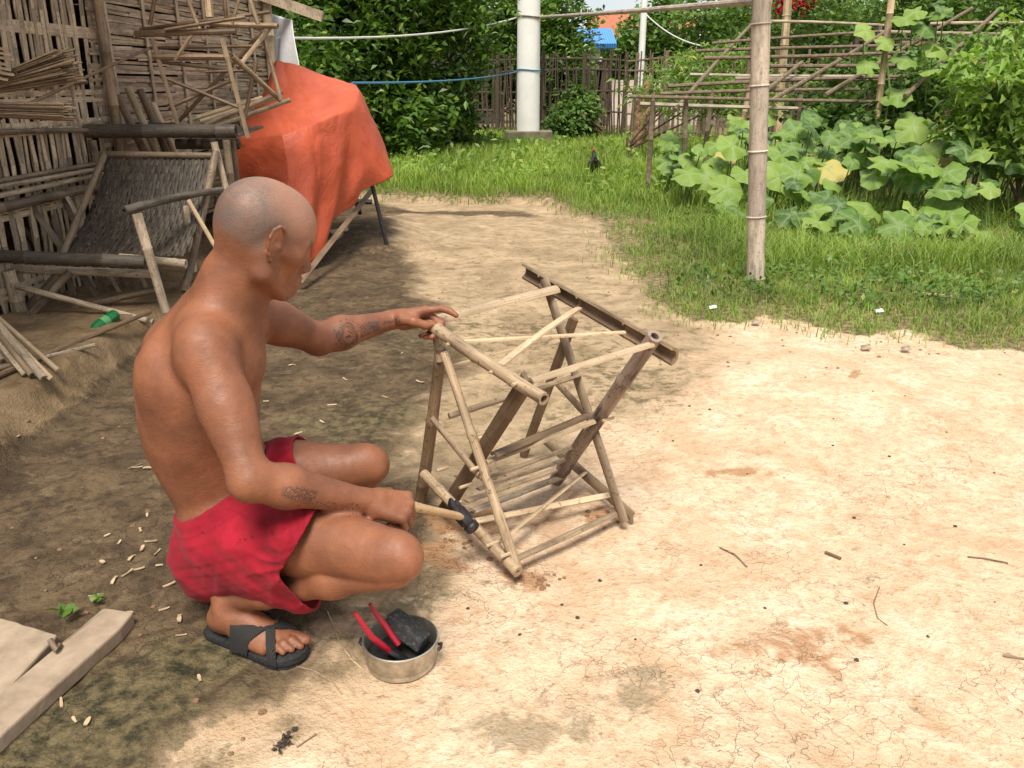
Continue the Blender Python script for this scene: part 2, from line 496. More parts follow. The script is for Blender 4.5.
damp = t.mix(t.ramp(n6, [(.55, 0.0), (.72, .7)]), damp, (.25, .18, .11))
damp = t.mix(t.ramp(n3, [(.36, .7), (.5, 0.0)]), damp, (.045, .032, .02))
mid = t.mix(t.ramp(n5, [(.35, 0.0), (.65, 1.0)]), (.27, .195, .115), (.50, .37, .235))
mid = t.mix(t.ramp(n6, [(.5, 0.0), (.66, .7)]), mid, (.16, .125, .062))
mossc = t.mix(t.ramp(n3, [(.4, 0.0), (.6, 1.0)]), (.028, .032, .018), (.17, .135, .07))
def edge_mask(att, nz, amt, lo=.42, hi=.58):
    v = t.math('ADD', t.attr(att), t.math('MULTIPLY', t.math('SUBTRACT', nz, .5), amt))
    return t.ramp(v, [(lo, 0.0), (hi, 1.0)])
c = light
c = t.mix(edge_mask('mid', n2, 2.2, .22, .86), c, mid)
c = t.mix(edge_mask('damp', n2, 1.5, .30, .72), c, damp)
c = t.mix(t.math('MULTIPLY', edge_mask('moss', t.math('MULTIPLY', t.math('ADD', n6, n3), .5), 4.2, .34, .74), .8), c, mossc)
c = t.mix(t.math('MULTIPLY', edge_mask('spot', n6, 2.0, .36, .62), .62), c, (.22, .19, .12))
c = t.mix(t.math('MULTIPLY', edge_mask('rust', n6, 1.7, .40, .62), .75), c, (.36, .185, .09))
ledge = t.mix(t.ramp(n2, [(.35, 0.0), (.65, 1.0)]), (.17, .115, .062), (.34, .235, .135))
c = t.mix(t.math('MULTIPLY', edge_mask('ledge', n6, .8), .85), c, ledge)
soilg = t.mix(t.ramp(n3, [(.4, 0.0), (.62, 1.0)]), (.10, .088, .042), (.32, .24, .135))
c = t.mix(edge_mask('grass', n6, 1.3, .35, .65), c, soilg)
# fine cracks of dried mud
wv = t.n('ShaderNodeVectorMath'); wv.operation = 'ADD'
nzc = t.n('ShaderNodeTexNoise'); t.l(P, nzc.inputs['Vector']); nzc.inputs['Scale'].default_value = 7; nzc.inputs['Detail'].default_value = 5
sc_ = t.n('ShaderNodeVectorMath'); sc_.operation = 'SCALE'; t.l(nzc.outputs['Color'], sc_.inputs[0]); sc_.inputs['Scale'].default_value = .35
t.l(P, wv.inputs[0]); t.l(sc_.outputs[0], wv.inputs[1])
cr = t.voro(wv.outputs[0], 13.0, 'DISTANCE_TO_EDGE')
crack = t.ramp(cr, [(0.0, 1.0), (.014, 0.0)])
crack = t.math('MULTIPLY', crack, t.ramp(t.noise(t.mapping(P, loc=(2, 7, 1)), 2.2, 4), [(.46, 0.0), (.58, 1.0)]))
crack = t.math('MULTIPLY', crack, t.math('SUBTRACT', 1.0, t.attr('grass')))
c = t.mix(t.math('MULTIPLY', crack, .11), c, (.25, .16, .09))
# grit and crumbs
vp = t.n('ShaderNodeTexVoronoi'); t.l(P, vp.inputs['Vector']); vp.inputs['Scale'].default_value = 55
grit = t.math('MULTIPLY', t.ramp(vp.outputs['Distance'], [(.10, 1.0), (.20, 0.0)]), t.ramp(n6, [(.50, 0.0), (.62, 1.0)]))
c = t.mix(t.math('MULTIPLY', grit, .55), c, (.20, .13, .08))
t.col(c)
h = t.math('ADD', t.math('MULTIPLY', n2, .9), t.math('MULTIPLY', n3, .45))
h = t.math('ADD', h, t.math('MULTIPLY', n4, .22))
h = t.math('SUBTRACT', h, t.math('MULTIPLY', crack, .12))
t.bump(h, .9, .035)
M['earth'] = t.m
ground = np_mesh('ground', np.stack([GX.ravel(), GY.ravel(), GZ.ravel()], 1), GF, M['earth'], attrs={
    'grass': m_grass.ravel(), 'damp': m_damp_dark.ravel(), 'mid': m_mid.ravel(), 'ledge': m_ledge.ravel(), 'moss': m_moss.ravel(), 'spot': m_spot.ravel(), 'rust': m_rust.ravel()}, off=np.zeros(3))
tag(ground, kind='structure')

# ================================================================== IMPLICIT SURFACES (bodies and cloth)
class SDF:
    def __init__(s, lo, hi, h):
        s.lo = np.array(lo, float); s.h = h
        s.n = np.ceil((np.array(hi) - s.lo) / h).astype(int) + 1
        s.a = np.full(s.n, .25, np.float32)
    def block(s, lo, hi, mg):
        i0 = np.maximum(np.floor((np.array(lo) - mg - s.lo) / s.h).astype(int), 0)
        i1 = np.minimum(np.ceil((np.array(hi) + mg - s.lo) / s.h).astype(int) + 1, s.n)
        if np.any(i1 <= i0): return None
        ax = [(s.lo[k] + s.h * np.arange(i0[k], i1[k])).astype(np.float32) for k in range(3)]
        return (slice(i0[0], i1[0]), slice(i0[1], i1[1]), slice(i0[2], i1[2])), np.meshgrid(*ax, indexing='ij')
    def put(s, lo, hi, fn, k, op='u'):
        mg = 2.5 * k + .03
        b = s.block(lo, hi, mg)
        if b is None: return
        sl, (X, Y, Z) = b
        d = fn(X, Y, Z).astype(np.float32); a = s.a[sl]
        if op == 'u':
            if k > 0:
                h = np.maximum(k - np.abs(a - d), 0) / k
                s.a[sl] = np.minimum(a, d) - h * h * k * .25
            else: s.a[sl] = np.minimum(a, d)
        else:
            d = -d
            if k > 0:
                h = np.maximum(k - np.abs(a - d), 0) / k
                s.a[sl] = np.maximum(a, d) + h * h * k * .25
            else: s.a[sl] = np.maximum(a, d)
    def cone(s, a, b, ra, rb, k=.01, op='u', flat=None, fr=1.0):
        """tapered capsule; flat = direction in which the section is scaled by fr"""
        a = np.array(a, float); b = np.array(b, float); ba = b - a; L2 = ba @ ba + 1e-12
        if flat is not None:
            fl = np.array(flat, float); fl -= ba * (fl @ ba) / L2; fl /= np.linalg.norm(fl) + 1e-9
        def fn(X, Y, Z):
            x = X - a[0]; y = Y - a[1]; z = Z - a[2]
            t = np.clip((x * ba[0] + y * ba[1] + z * ba[2]) / L2, 0, 1)
            dx = x - t * ba[0]; dy = y - t * ba[1]; dz = z - t * ba[2]
            if flat is not None:
                q = dx * fl[0] + dy * fl[1] + dz * fl[2]
                dd = np.sqrt(np.maximum(dx * dx + dy * dy + dz * dz + q * q * (1 / fr ** 2 - 1), 0))
                r = ra + (rb - ra) * t
                return (dd - r) * (fr if fr < 1 else 1)
            return np.sqrt(dx * dx + dy * dy + dz * dz) - (ra + (rb - ra) * t)
        m = max(ra, rb) * max(1, fr)
        s.put(np.minimum(a, b) - m, np.maximum(a, b) + m, fn, k, op)
    def chain(s, pts, rs, k=.01, op='u'):
        for i in range(len(pts) - 1): s.cone(pts[i], pts[i + 1], rs[i], rs[i + 1], k, op)
    def ell(s, c, r, Rm=None, k=.01, op='u'):
        c = np.array(c, float); r = np.array(r, float); Rm = np.eye(3) if Rm is None else np.array(Rm)
        def fn(X, Y, Z):
            x = X - c[0]; y = Y - c[1]; z = Z - c[2]
            u = (x * Rm[0][0] + y * Rm[1][0] + z * Rm[2][0]) / r[0]
            v = (x * Rm[0][1] + y * Rm[1][1] + z * Rm[2][1]) / r[1]
            w = (x * Rm[0][2] + y * Rm[1][2] + z * Rm[2][2]) / r[2]
            k0 = np.sqrt(u * u + v * v + w * w); k1 = np.sqrt((u / r[0]) ** 2 + (v / r[1]) ** 2 + (w / r[2]) ** 2)
            return k0 * (k0 - 1) / np.maximum(k1, 1e-6)
        m = r.max(); s.put(c - m, c + m, fn, k, op)
    def merge(s, o, k):
        """union with another grid on the same lattice"""
        a, d = s.a, o.a
        if k > 0:
            h = np.maximum(k - np.abs(a - d), 0) / k
            s.a = np.minimum(a, d) - h * h * k * .25
        else: s.a = np.minimum(a, d)
    def sub(s):
        o = SDF.__new__(SDF); o.lo, o.h, o.n = s.lo, s.h, s.n; o.a = np.full(s.n, .25, np.float32); return o
    def mesh(s):
        a = s.a; ins = a < 0
        n0, n1, n2 = a.shape
        c = [ins[i:n0 - 1 + i, j:n1 - 1 + j, k:n2 - 1 + k] for i in (0, 1) for j in (0, 1) for k in (0, 1)]
        cnt = sum(q.astype(np.int8) for q in c)
        act = (cnt > 0) & (cnt < 8)
        ci = np.argwhere(act)
        vid = np.full(act.shape, -1, np.int32); vid[act] = np.arange(len(ci))
        cor = np.array([(i, j, k) for i in (0, 1) for j in (0, 1) for k in (0, 1)])
        val = np.stack([a[ci[:, 0] + q[0], ci[:, 1] + q[1], ci[:, 2] + q[2]] for q in cor], 1)
        acc = np.zeros((len(ci), 3)); num = np.zeros(len(ci))
        for p in range(8):
            for q in range(p + 1, 8):
                if np.abs(cor[p] - cor[q]).sum() != 1: continue
                vp, vq = val[:, p], val[:, q]
                m = (vp < 0) != (vq < 0)
                tt = np.where(m, vp / np.where(m, vp - vq, 1), 0)
                acc += np.where(m[:, None], cor[p] + tt[:, None] * (cor[q] - cor[p]), 0); num += m
        V = (ci + acc / num[:, None]) * s.h + s.lo
        F = []
        for ax in range(3):
            d = [0, 0, 0]; d[ax] = 1
            i0 = [slice(1, -1)] * 3; i0[ax] = slice(0, -1)
            i1 = [slice(1, -1)] * 3; i1[ax] = slice(1, None)
            A = ins[tuple(i0)]; B = ins[tuple(i1)]
            e = np.argwhere(A != B)
            if not len(e): continue
            flip = A[tuple(e.T)]
            o1 = (ax + 1) % 3; o2 = (ax + 2) % 3
            base = e.copy(); base[:, o1] += 1; base[:, o2] += 1
            def cell(du, dv):
                q = base.copy(); q[:, o1] -= du; q[:, o2] -= dv
                return vid[q[:, 0], q[:, 1], q[:, 2]]
            f = np.stack([cell(1, 1), cell(0, 1), cell(0, 0), cell(1, 0)], 1)
            f[~flip] = f[~flip][:, ::-1]
            F.append(f)
        F = np.concatenate(F)
        F = F[(F >= 0).all(1)]
        return V, F

# ================================================================== THE MAN
def V3(v): return np.array([float(v[0]), float(v[1]), float(v[2])])
def nrmz(v): v = np.array(v, float); return v / np.linalg.norm(v)
HO = V3(wp(268.5, 225, 1.655))                 # centre of the cranium
_yw, _pt = R(35), R(25)
HF = np.array([math.cos(_pt) * math.cos(_yw), math.cos(_pt) * math.sin(_yw), -math.sin(_pt)])
HU0 = np.array([0, 0, 1.0]); HU = nrmz(HU0 - HF * (HU0 @ HF)); HR = np.cross(HF, HU)
HM = np.stack([HF, HR, HU], 1)
HS = 1.015
def hp(f, r, u): return HO + (HF * f + HR * r + HU * u) * HS
shR = np.array([-.582, 1.510, .668]); elR = V3(wp(250, 480, 1.385)); wrR = V3(wp(364, 500, 1.49))
shL = np.array([-.600, 1.795, .672]); elL = V3(wp(318, 339, 1.93)); wrL = V3(wp(392, 320, 2.05))
hipR = np.array([-.605, 1.575, .225]); knR = np.array([-.224, 1.375, .298]); anR = np.array([-.612, 1.515, .105])
hipL = np.array([-.665, 1.765, .235]); knL = np.array([-.350, 1.79, .292]); anL = np.array([-.62, 1.90, .105])

def limb_arm(s, sh, el, wr, fwd):
    s.ell(sh + np.array([-.004, 0, -.016]), (.058, .055, .068), k=.01)
    m = sh * .55 + el * .45
    s.cone(sh, m, .054, .047, .02); s.cone(m, el, .047, .036, .02)
    # biceps / triceps
    ax = nrmz(el - sh)
    s.cone(sh * .62 + el * .38 + fwd * .012, sh * .35 + el * .65 + fwd * .010, .038, .035, .018)
    s.cone(sh * .7 + el * .3 - fwd * .014, sh * .4 + el * .6 - fwd * .010, .034, .030, .018)
    s.ell(el - fwd * .010 + ax * .004, (.027, .027, .027), k=.012)
    q = el * .70 + wr * .30
    s.cone(el, q, .037, .040, .02); s.cone(q, wr, .040, .0235, .02)
def hand(s, W, X, Z, curls, spreads, thumb, side, sc=1.0, k=.004, dips=None):
    """W wrist, X along the hand, Z back of hand; side=+1 right hand"""
    X = nrmz(X); Z = nrmz(np.array(Z) - X * (np.array(Z) @ X)); Y = np.cross(Z, X) * side
    L = lambda x, y, z: W + (X * x + Y * y + Z * z) * sc
    # carpus and palm
    s.cone(L(-.01, 0, 0), L(.02, .002, 0), .0215 * sc, .024 * sc, .014)
    ys = [.029, .0095, -.0105, -.029]
    bx = [.083, .087, .082, .073]
    for i in range(4):
        s.cone(L(.015, ys[i] * .55, 0), L(bx[i], ys[i], .001), .0155 * sc, .0112 * sc, .010)
    s.cone(L(.02, .018, -.012), L(.055, .022, -.010), .0165 * sc, .013 * sc, .01)
    s.cone(L(.02, -.018, -.010), L(.06, -.022, -.008), .0145 * sc, .012 * sc, .01)
    seg = [(.041, .024, .019), (.045, .028, .020), (.042, .026, .020), (.033, .020, .018)]
    rad = [(.0098, .0090, .0082, .0070), (.0100, .0092, .0084, .0072), (.0095, .0087, .0079, .0068), (.0084, .0077, .0070, .0062)]
    tips = []
    for i in range(4):
        p = L(bx[i], ys[i], .001)
        fs = s.sub(); a = 0.0; pts = [p]
        yo = Y * math.sin(spreads[i])
        for j in range(3):
            a += curls[i][j]
            d = nrmz(X * math.cos(a) - Z * math.sin(a) + yo * math.cos(a * .5))
            pts.append(pts[-1] + d * seg[i][j] * sc)
        for j in range(3):
            fs.cone(pts[j], pts[j + 1], rad[i][j] * sc, rad[i][j + 1] * sc, .003)
        for j in (0, 1, 2):
            fs.ell(pts[j] + Z * .0015 * sc, np.array([1, 1, 1]) * rad[i][j] * 1.05 * sc, k=.003)
        s.merge(fs, k); tips.append(pts)
    fs = s.sub()
    tp = [L(*q) for q in thumb]
    for j, (ra, rb) in enumerate(((.0165, .0125), (.0125, .0112), (.0112, .0088))):
        fs.cone(tp[j], tp[j + 1], ra * sc, rb * sc, .004)
    s.merge(fs, .008)
    return tips, tp, (X, Y, Z)
def limb_leg(s, hip, kn, an, out):
    m = hip * .5 + kn * .5
    up = np.array([0, 0, 1.0])
    t = s.sub()
    m = m + up * .014
    t.cone(hip, m, .088, .070, .03); t.cone(m, kn - nrmz(kn - hip) * .03, .070, .052, .03)
    t.cone(m + up * .012, kn - nrmz(kn - hip) * .055 + up * .008, .060, .050, .02)
    t.ell(kn + nrmz(kn - hip) * .004 + up * .004, (.050, .045, .050), k=.02)
    t.ell(kn + nrmz(kn - hip) * .026 - up * .006, (.028, .033, .034), k=.02)
    c = s.sub()
    k2 = kn + nrmz(kn - hip) * .000 - up * .030
    q = k2 * .66 + an * .34 + up * .008
    c.cone(k2, q, .034, .036, .02); c.cone(q, k2 * .25 + an * .75, .036, .028, .03); c.cone(k2 * .25 + an * .75, an, .030, .027, .02)
    t.merge(c, .004)
    s.merge(t, .02)
def foot(s, an, d, ball_z=.034):
    d = nrmz(d); sd = np.cross(np.array([0, 0, 1.0]), d)   # to the foot's left
    gz = 0.030
    L = lambda x, y, z: np.array([an[0], an[1], gz]) + d * x + sd * y + np.array([0, 0, z])
    f = s.sub()
    f.ell(L(-.018, 0, .022), (.032, .028, .026), k=.01)
    f.cone(an, L(.0, 0, .040), .027, .030, .02); f.cone(L(-.018, 0, .028), L(.02, 0, .04), .027, .034, .02)
    f.cone(L(.01, 0, .045), L(.10, .004, .022), .034, .025, .03)
    f.cone(L(.07, .022, .016), L(.135, .026, .012), .022, .018, .02)
    f.cone(L(.05, -.020, .012), L(.118, -.028, .008), .020, .015, .02)
    f.cone(L(.08, 0, .014), L(.13, 0, .010), .024, .016, .02)
    f.ell(an + sd * .024 + np.array([0, 0, -.004]), (.012, .012, .014), k=.01)
    f.ell(an - sd * .024 + np.array([0, 0, -.010]), (.012, .012, .014), k=.01)
    toes = s.sub()
    return f, L
BODY_H = .0032
body = SDF((-.93, 1.22, -.01), (-.12, 2.26, 1.03), BODY_H)
# ---- trunk: leaning forward and turned a little away
ty = R(16)
TF = np.array([math.cos(ty), math.sin(ty), 0.0]); TR = np.array([math.sin(ty), -math.cos(ty), 0.0]); ZU = np.array([0, 0, 1.0])
pel = np.array([-.635, 1.675, .215]); wst = np.array([-.655, 1.675, .315]); rib = np.array([-.678, 1.668, .455]); che = np.array([-.655, 1.662, .575]); top = np.array([-.605, 1.658, .660])
body.cone(pel, wst, .128, .118, .03, flat=TF, fr=.80)
body.cone(wst, rib, .122, .142, .05, flat=TF, fr=.78)
body.cone(rib, che, .142, .150, .05, flat=TF, fr=.76)
body.cone(che, top, .142, .100, .05, flat=TF, fr=.74)
# shoulder girdle, trapezius, blades, chest
body.cone(top + TR * .02 + ZU * .01, shR + np.array([-.012, .015, .012]), .062, .046, .04)
body.cone(top - TR * .02 + ZU * .01, shL + np.array([-.012, -.015, .012]), .062, .046, .04)
nb = np.array([-.590, 1.660, .700]); nt = hp(-.022, 0, -.066)
body.cone(nb - ZU * .02, nt, .058, .050, .030)
body.cone(top + TR * .075 + ZU * .030 - TF * .015, nt * .55 + nb * .45 - HF * .012, .036, .032, .07)
body.cone(top - TR * .075 + ZU * .030 - TF * .015, nt * .55 + nb * .45 - HF * .012, .036, .032, .07)
for sg in (1, -1):
    body.ell(che + TR * sg * .072 - TF * .075 + ZU * .02, (.036, .045, .060), k=.05)      # shoulder blade
    body.ell(che + TR * sg * .070 + TF * .070 + ZU * .03, (.050, .060, .045), k=.05)      # pectoral
    if sg > 0: body.cone(rib + TR * sg * .105 - TF * .02, che + TR * sg * .120 - TF * .02 + ZU * .01, .035, .045, .05)   # lat
    body.cone(wst + TR * sg * .07 + TF * .045, rib + TR * sg * .06 + TF * .06, .050, .040, .04)
    body.ell(pel + TR * sg * .075 - TF * .045 - ZU * .048, (.085, .080, .095), k=.05)      # seat
# furrow of the spine
pass
for sg in (1, -1):
    if sg > 0: body.cone(wst + TR * sg * .034 - TF * .066, rib + TR * sg * .040 - TF * .068, .018, .020, .03)      # long back muscle
    if sg > 0: body.chain([che + TR * sg * .048 - TF * .108 + ZU * .045, che + TR * sg * .062 - TF * .112 - ZU * .015, che + TR * sg * .085 - TF * .094 - ZU * .050], [.006, .008, .005], .02)   # inner edge of the blade
    for q_ in range(4):
        body.cone(rib + TR * sg * (.118 - .004 * q_) + TF * (.01 + .012 * q_) + ZU * (.045 - .030 * q_), rib + TR * sg * .090 + TF * (.062 + .006 * q_) + ZU * (.020 - .034 * q_), .007, .006, .012)
# sterno-mastoid and collar bone
body.cone(hp(-.022, .048, -.060), top + TF * .085 + TR * .015 + ZU * .025, .012, .010, .018)
body.cone(top + TF * .085 + TR * .02 + ZU * .012, shR + np.array([-.005, .02, .038]), .0095, .0085, .016)
body.cone(top + TF * .085 - TR * .02 + ZU * .012, shL + np.array([0, -.02, .038]), .0095, .0085, .016)
# ---- head
h = body.sub()
h.ell(hp(-.004, 0, .000), HS * np.array((.0925, .0735, .086)), HM, k=.01)
h.ell(hp(-.030, 0, .004), HS * np.array((.070, .0755, .072)), HM, k=.02)
h.ell(hp(.030, 0, .010), HS * np.array((.058, .062, .062)), HM, k=.02)
h.ell(hp(.030, 0, -.052), HS * np.array((.052, .056, .060)), HM, k=.025)       # face block
h.ell(hp(-.040, 0, -.035), HS * np.array((.045, .055, .045)), HM, k=.03)       # nape
for sg in (1, -1):
    h.cone(hp(-.008, sg * .058, -.050), hp(.000, sg * .053, -.088), .016, .017, .022)   # jaw angle
    h.cone(hp(.000, sg * .052, -.090), hp(.064, sg * .016, -.118), .018, .015, .022)    # jaw line
    h.ell(hp(.052, sg * .042, -.040), HS * np.array((.023, .020, .016)), HM, k=.018)          # cheek bone
    h.cone(hp(.020, sg * .063, -.038), hp(.052, sg * .047, -.042), .010, .012, .014)
    h.cone(hp(.081, sg * .010, -.006), hp(.066, sg * .044, -.010), .010, .009, .012)    # brow ridge
    h.ell(hp(.088, sg * .028, -.026), HS * np.array((.010, .015, .009)), HM, k=.008, op='s')           # socket
    h.ell(hp(.066, sg * .030, -.027), HS * np.array((.0145, .0155, .0120)), HM, k=.003)      # closed, down-looking lid
    h.cone(hp(.0795, sg * .018, -.0325), hp(.0765, sg * .042, -.0325), .0016, .0012, .002, op='s')
    pass
h.cone(hp(.079, 0, -.108), hp(.074, 0, -.116), .0185, .017, .016)          # chin
h.cone(hp(.082, 0, -.012), hp(.098, 0, -.052), .0095, .0120, .010)        # nose bridge
h.ell(hp(.099, 0, -.056), HS * np.array((.0125, .0120, .0100)), HM, k=.006)
for sg in (1, -1):
    h.ell(hp(.092, sg * .0125, -.060), HS * np.array((.0105, .0085, .0080)), HM, k=.004)
    h.ell(hp(.098, sg * .0065, -.0675), HS * np.array((.004, .003, .003)), HM, k=.003, op='s')
h.ell(hp(.074, 0, -.087), HS * np.array((.0225, .026, .022)), HM, k=.014)
h.cone(hp(.0925, -.010, -.0805), hp(.0925, .010, -.0805), .0052, .0052, .004)
h.cone(hp(.084, -.021, -.0845), hp(.0925, -.008, -.0812), .0030, .0050, .004); h.cone(hp(.084, .021, -.0845), hp(.0925, .008, -.0812), .0030, .0050, .004)
h.cone(hp(.0905, -.011, -.0910), hp(.0905, .011, -.0910), .0058, .0058, .004)
h.chain([hp(.085, -.024, -.0858), hp(.0965, -.008, -.0856), hp(.0965, .008, -.0856), hp(.085, .024, -.0858)], [.0008, .0010, .0010, .0008], .002, 's')
pass
# ears
for sg in (1, -1):
    e = h.sub()
    E = lambda f, o, u: hp(-.004 + f * 1.22, sg * (.0715 + o * 1.35), -.030 + u * 1.25)
    rim = [E(.010, .000, .006), E(.010, .005, .018), E(.004, .009, .026), E(-.006, .013, .028), E(-.014, .015, .021), E(-.016, .014, .008), E(-.013, .011, -.006), E(-.007, .008, -.016), E(.000, .005, -.024)]
    e.chain(rim, [.0030, .0034, .0036, .0037, .0037, .0035, .0034, .0042, .0052], .003)
    e.ell(E(-.003, -.002, .004), (.015, .0075, .029), HM, k=.004)
    e.ell(E(.001, .007, .002), (.0095, .0085, .0140), HM, k=.003, op='s')
    e.ell(E(.008, .003, -.002), (.004, .0045, .006), HM, k=.004)
    h.merge(e, .006)
body.merge(h, .022)
# ---- arms
aR = body.sub(); limb_arm(aR, shR, elR, wrR, np.array([.6, .3, .5]))
hamA = V3(wp(401, 504, 1.585)); hamB = V3(wp(463, 517, 1.80)); hd = nrmz(hamB - hamA)
gripC = hamA - hd * .038
Xr = nrmz(np.array([.86, .10, -.30])); Xr = nrmz(Xr - hd * (Xr @ hd) * .8)
tR, thR, fR = hand(aR, wrR + nrmz(wrR - elR) * .010, nrmz(gripC - wrR) * .55 + Xr * .6, np.array([.10, -.45, .85]),
     [(1.15, 1.55, .9), (1.1, 1.6, .95), (1.1, 1.6, .95), (1.1, 1.6, .9)], [.0, .0, .0, -.02],
     [(.022, .026, -.012), (.048, .046, -.026), (.074, .040, -.040), (.086, .016, -.046)], 1, sc=.98)
aL = body.sub(); limb_arm(aL, shL, elL, wrL, np.array([.5, -.3, .6]))
tL, thL, fL = hand(aL, wrL + nrmz(wrL - elL) * .008, np.array([.95, .06, .10]), np.array([-.10, .62, .72]),
     [(.05, .45, .25), (.80, 1.15, .7), (.90, 1.3, .8), (1.0, 1.35, .8)], [.05, .0, .0, -.05],
     [(.022, .024, -.014), (.050, .036, -.030), (.078, .024, -.038), (.100, .018, -.036)], -1, sc=1.0)
body.merge(aL, .03); 
# ---- legs
lg = body.sub(); limb_leg(lg, hipR, knR, anR, 1); 
lf = body.sub(); limb_leg(lf, hipL, knL, anL, -1)
FD = nrmz([.90, -.42, 0]); FDL = nrmz([.97, .10, 0])
for s_, an, d, sgn in ((lg, anR, FD, 1), (lf, anL, FDL, -1)):
    f, L = foot(s_, an, d)
    # toes: big toe on the inner side (left of the right foot)
    for i, (x, y, r, ln) in enumerate(((.138, .029, .0125, .040), (.142, .010, .0088, .038), (.136, -.005, .0082, .034), (.129, -.018, .0078, .030), (.118, -.030, .0075, .026))):
        tt = f.sub(); y *= sgn
        tt.cone(L(x - .01, y, .010), L(x + ln * .45, y * 1.05, .016 if i else .010), r, r, .003); tt.cone(L(x + ln * .45, y * 1.05, .016 if i else .010), L(x + ln, y * 1.08, .003 + r * .4), r, r * .92, .003)
        f.merge(tt, .003)
    s_.merge(f, .012)
trunk = body
legs_only = lg.sub(); legs_only.merge(lg, 0); legs_only.merge(lf, 0)
trunk_only = body.sub(); trunk_only.a = body.a.copy()
body.merge(lg, .030); body.merge(lf, .030)
body.merge(aR, .022)
BV, BF = body.mesh()
# relax the net a little
def relax(V, F, it=2, lam=.5):
    for _ in range(it):
        acc = np.zeros_like(V); cnt = np.zeros(len(V))
        for i in range(4):
            a, b = F[:, i], F[:, (i + 1) % 4]
            for k in range(3):
                acc[:, k] += np.bincount(a, V[b, k], len(V)) + np.bincount(b, V[a, k], len(V))
            cnt += np.bincount(a, minlength=len(V)) + np.bincount(b, minlength=len(V))
        V = V + lam * (acc / np.maximum(cnt, 1)[:, None] - V)
    return V
BV = relax(BV, BF, 1, .4)
# local masks for the skin
q = (BV - HO) @ HM / HS
f_, r_, u_ = q[:, 0], q[:, 1], q[:, 2]
rad_ = np.linalg.norm(q, axis=1)
ishead = (rad_ < .16) & (BV[:, 2] > .70)
hairline = sst(.062, .030, f_ - .35 * (u_ - .02)) * sst(-.078, -.035, u_ + .20 * f_) * (1 - sst(.0, .02, f_) * sst(-.005, -.03, u_)) * ishead
sideburn = sst(.024, .006, np.abs(f_ - .010)) * sst(-.055, -.030, u_) * ishead
front_bald = sst(-.045, .030, f_ + .75 * u_ - .02)
stub = np.clip(hairline * (1 - .93 * front_bald) , 0, 1) * (1 - .0 * sideburn)
ear = ishead & (np.hypot((f_ + .008) / .019, (u_ + .027) / .034) < 1)
stub = np.where(ear, 0, stub)
lips = ishead * np.exp(-((u_ + .0858) / .0085) ** 4) * sst(.080, .086, f_) * (np.abs(r_) < .024)
brow = ishead * np.exp(-((u_ + .006 + .10 * np.abs(np.abs(r_) - .028)) / .0085) ** 2) * sst(.008, .013, np.abs(r_)) * sst(.058, .050, np.abs(r_)) * sst(.045, .06, f_)
lash = ishead * np.exp(-((u_ + .0325) / .0022) ** 2) * sst(.014, .018, np.abs(r_)) * sst(.046, .042, np.abs(r_)) * sst(.06, .07, f_)
beard = ishead * (np.exp(-((u_ + .074) / .007) ** 2) * (np.abs(r_) < .03) * sst(.078, .084, f_) * .5 + .35 * np.exp(-((u_ + .118) / .016) ** 2) * sst(.05, .07, f_))
def limb_uv(V, a, b, side_ref):
    ax = nrmz(b - a); s = nrmz(side_ref - ax * (side_ref @ ax)); w = np.cross(ax, s)
    p = V - a; t = p @ ax; x = p @ s; y = p @ w; r = np.hypot(x, y)
    return t, np.arctan2(y, x) * .035, (r < .048) & (t > -.03) & (t < np.linalg.norm(b - a) + .03)
camd = np.array([0, -1.0, .15])
t1, v1, m1 = limb_uv(BV, elL, wrL, camd); t2, v2, m2 = limb_uv(BV, elR, wrR, camd)
tu = np.where(m1, t1, np.where(m2, t2 + 1, -5)); tv = np.where(m1, v1, np.where(m2, v2, -5))
# ---- skin material
t = NT('skin_tanned', .42, .5)
P = t.coord('Object')
nn1 = t.noise(P, 9, 5, .6); nn2 = t.noise(P, 60, 5, .6); nn3 = t.noise(P, 420, 3, .6)
c = t.mix(t.ramp(nn1, [(.35, 0.0), (.65, 1.0)]), (.150, .056, .027), (.27, .102, .048))
c = t.mix(t.ramp(nn2, [(.4, .0), (.75, .35)]), c, (.17, .055, .025))
c = t.mix(t.math('MULTIPLY', t.attr('scalp'), .42), c, (.42, .25, .185))
c = t.mix(t.math('MULTIPLY', t.attr('stub'), t.ramp(t.noise(P, 28, 6, .7), [(.28, .35), (.62, .85)])), c, (.105, .085, .072))
c = t.mix(t.math('MULTIPLY', t.attr('stub'), t.ramp(nn3, [(.50, .0), (.62, .55)])), c, (.05, .04, .036))
c = t.mix(t.math('MULTIPLY', t.attr('beard'), t.ramp(nn3, [(.42, .2), (.6, .9)])), c, (.07, .045, .035))
c = t.mix(t.math('MULTIPLY', t.attr('lips'), .55), c, (.26, .085, .06))
c = t.mix(t.math('MULTIPLY', t.attr('brow'), t.ramp(nn3, [(.3, .5), (.55, 1.0)])), c, (.03, .02, .016))
c = t.mix(t.math('MULTIPLY', t.attr('sole'), .6), c, (.30, .17, .11))
